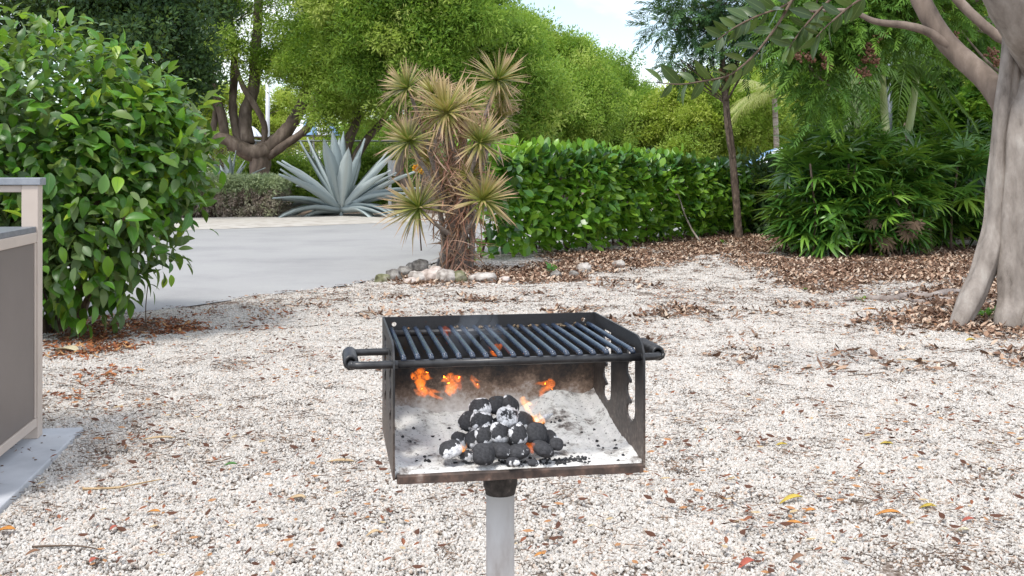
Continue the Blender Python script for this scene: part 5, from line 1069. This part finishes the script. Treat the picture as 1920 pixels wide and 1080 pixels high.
# ------------------------------------------------------------------ fallen leaves and twigs that stand out
def flm(name, c_): return simple(name, [(.3, tuple(x*.7 for x in c_)), (.7, c_)], 35, .6, .2, .002)
FM = {'orange': flm('orange_dry_leaf', (.62,.26,.05)), 'red': flm('red_dry_leaf', (.42,.10,.06)), 'tan': flm('tan_dry_leaf', (.60,.43,.24)), 'yellow': flm('yellow_dry_leaf', (.60,.44,.06)), 'brown': flm('brown_dry_leaf', (.26,.13,.07)), 'green': flm('green_fallen_leaf', (.08,.22,.04)), 'pale': flm('pale_dry_leaf', (.72,.63,.42))}
def fallen(px, py, wpx, c_, lab, rot=0, asp=.42, curl=.3, nm='fallen_leaf'):
    g = G(px, py); L = wpx/F*g[1]; geo = leafgeo(L, L*asp, 6, .9, .5, curl); v_ = geo[0]-np.array([0,L/2,0]); ph = math.pi/2+rot
    o = part(nm, mesh(nm, v_, geo[1], FM[c_]), None, mat=Matrix.Translation((g[0], g[1], .022+L*max(curl,0)*.25)) @ Matrix.Rotation(ph,4,'Z') @ Matrix.Rotation(.12,4,'X'))
    q = o.modifiers.new('thickness', 'SOLIDIFY'); q.thickness = .0012; tag(o, lab, 'leaf', 'single fallen leaves on the gravel')
for a in [(125,662,56,'pale','big pale dried leaf under the variegated shrub',-.4,.5,.15),
 (1484,945,44,'yellow','curled yellow leaf right of the grill post, upper of two yellow leaves',.1,.4,.4),(1665,972,46,'orange','bright orange leaf with a curled edge at lower right',-.2,.35,.3),
 (1520,968,22,'orange','small round orange leaf between the curled yellow and bright orange leaves',.2,.6,.2),(1488,992,36,'orange','pale orange leaf lying below the curled yellow leaf',.15,.4,.1),
 (1466,842,22,'yellow','small yellow leaf alone right of the grill firebox',0,.5,.2),(1662,840,24,'yellow','olive yellow leaf among reddish bits far right of the grill',-.3,.5,.2),
 (1400,1068,34,'red','crumpled red leaf at the bottom edge right of the post',.3,.6,.5),(1495,1058,26,'brown','curled brown and yellow leaf near the bottom edge',.1,.7,.6),
 (432,880,24,'green','small green leaf lying on the gravel left of the grill',.2,.5,.2),(555,944,40,'tan','tan curled leaf left of the post in a patch of scraps',.1,.4,.3),
 (640,874,54,'tan','long pale tan leaf strip beside the lower left of the firebox',.1,.25,.1),(288,970,26,'orange','orange brown leaf in the left foreground',-.1,.45,.2),
 (213,1000,22,'red','narrow upright red brown leaf in the left foreground',1.3,.4,.2),(10,1005,36,'orange','orange leaf at the left border near the bottom',.15,.5,.2),
 (175,1062,26,'red','bright red oval leaf at the bottom left',1.4,.45,.1),(1820,318+325,18,'yellow','tiny bright yellow leaf before the fig roots',0,.7,.2),
 (1630,585,34,'orange','tan orange leaf in front of the surface root',0,.35,.2),(1610,484,22,'red','flat reddish leaf at the foot of the lady palms',0,.5,.1),
 (1740,955+5,30,'yellow','tan leaf at the far right of the gravel',-.2,.5,.3),(1816,985,30,'red','reddish leaf near the right border',.3,.4,.2),
 (700,1010,26,'tan','tan scrap of leaf just left of the white post',.3,.5,.4),(1012,1052,22,'orange','orange scrap close to the right side of the white post',.2,.5,.3),
 (298,830,60,'tan','long straw coloured leaf strip on the gravel left of the grill',.35,.18,.1),(1805,1005,24,'pale','pale folded leaf at the lower right',-.2,.5,.4),(60,1048,26,'brown','brown leaf at the bottom left corner',.5,.5,.4)]: fallen(*a)
def twig(pts, r, lab, m=None):
    Q = smoothpath([G(a, b_)+np.array([0,0,.016]) for a, b_ in pts], 4); o = part('twig', MB().tube(Q, np.linspace(r, r*.5, len(Q)), 5, jit=.15).mesh('twig', m or M_stem)); tag(o, lab, 'twig', 'single twigs on the gravel')
M_straw = simple('straw_twig', [(.3,(.36,.23,.11)),(.7,(.58,.42,.24))], 20)
twig([(155,924),(220,922),(260,914),(303,906)], .005, 'long curved straw coloured twig in the left foreground', M_straw)
twig([(1590,709),(1630,706),(1660,702)], .004, 'dark straight twig on the gravel right of the grill')
twig([(1780,664),(1810,660),(1838,656)], .004, 'thin grey twig on the gravel before the fig tree')
twig([(1680,678),(1720,680),(1752,682)], .0035, 'pale thin twig left of the grey one by the fig tree', M_straw)
twig([(60,1034),(140,1032),(190,1040)], .004, 'brown twig at the bottom left of the gravel', M_stem)
twig([(385,875),(410,872),(440,864)], .0035, 'short brown twig beside the small green leaf')
twig([(1395,583),(1440,588),(1490,596)], .004, 'fallen stem on the gravel behind the grill right handle')
# weeds
wl = proto('weed_leaf', mesh('weed_leaf', leafgeo(.09,.05,3,1,.2,.3)[0], leafgeo(.09,.05,3,1,.2,.3)[1], M_grn, True, leafgeo(.09,.05,3,1,.2,.3)[2]))
def weed(px, py, s, n, lab, sc_=1):
    g = G(px, py); t = thing('weed', g, lab, 'weed', 'little green weeds'); mb = MB()
    for i in range(n):
        a = rng.uniform(0,6.28); el = rng.uniform(.1,1.3); d = np.array([[math.cos(a)*math.cos(el), math.sin(a)*math.cos(el), math.sin(el)]]); p = g+np.array([*rng.normal(0,s*.25,2), rng.uniform(0,s*.6)]); place(mb, leafgeo(s*.8,s*.42,3,1,.2,.4), p, frames(d, np.array([[0,0,1.]]))[0], rng.uniform(.6,1.1))
    part('leaves', mb.mesh('leaves', M_grn), t); part('stem', MB().tube([g, g+np.array([0,0,s*.7])], .004, 4).mesh('stem', M_stem), t)
weed(1040,515,.14,14,'bright green weed in the mulch in front of the hedge'); weed(1617,566,.07,10,'tiny bright green seedling by the surface root'); weed(1846,598,.14,12,'blue green seedling between the two fig roots'); weed(1357,458,.09,8,'small green seedling left of the slender trunk')
weed(880,505,.2,16,'dark leafy weed at the foot of the spiky plant'); weed(1510,545,.05,6,'minute green sprout at the edge of the mulch')
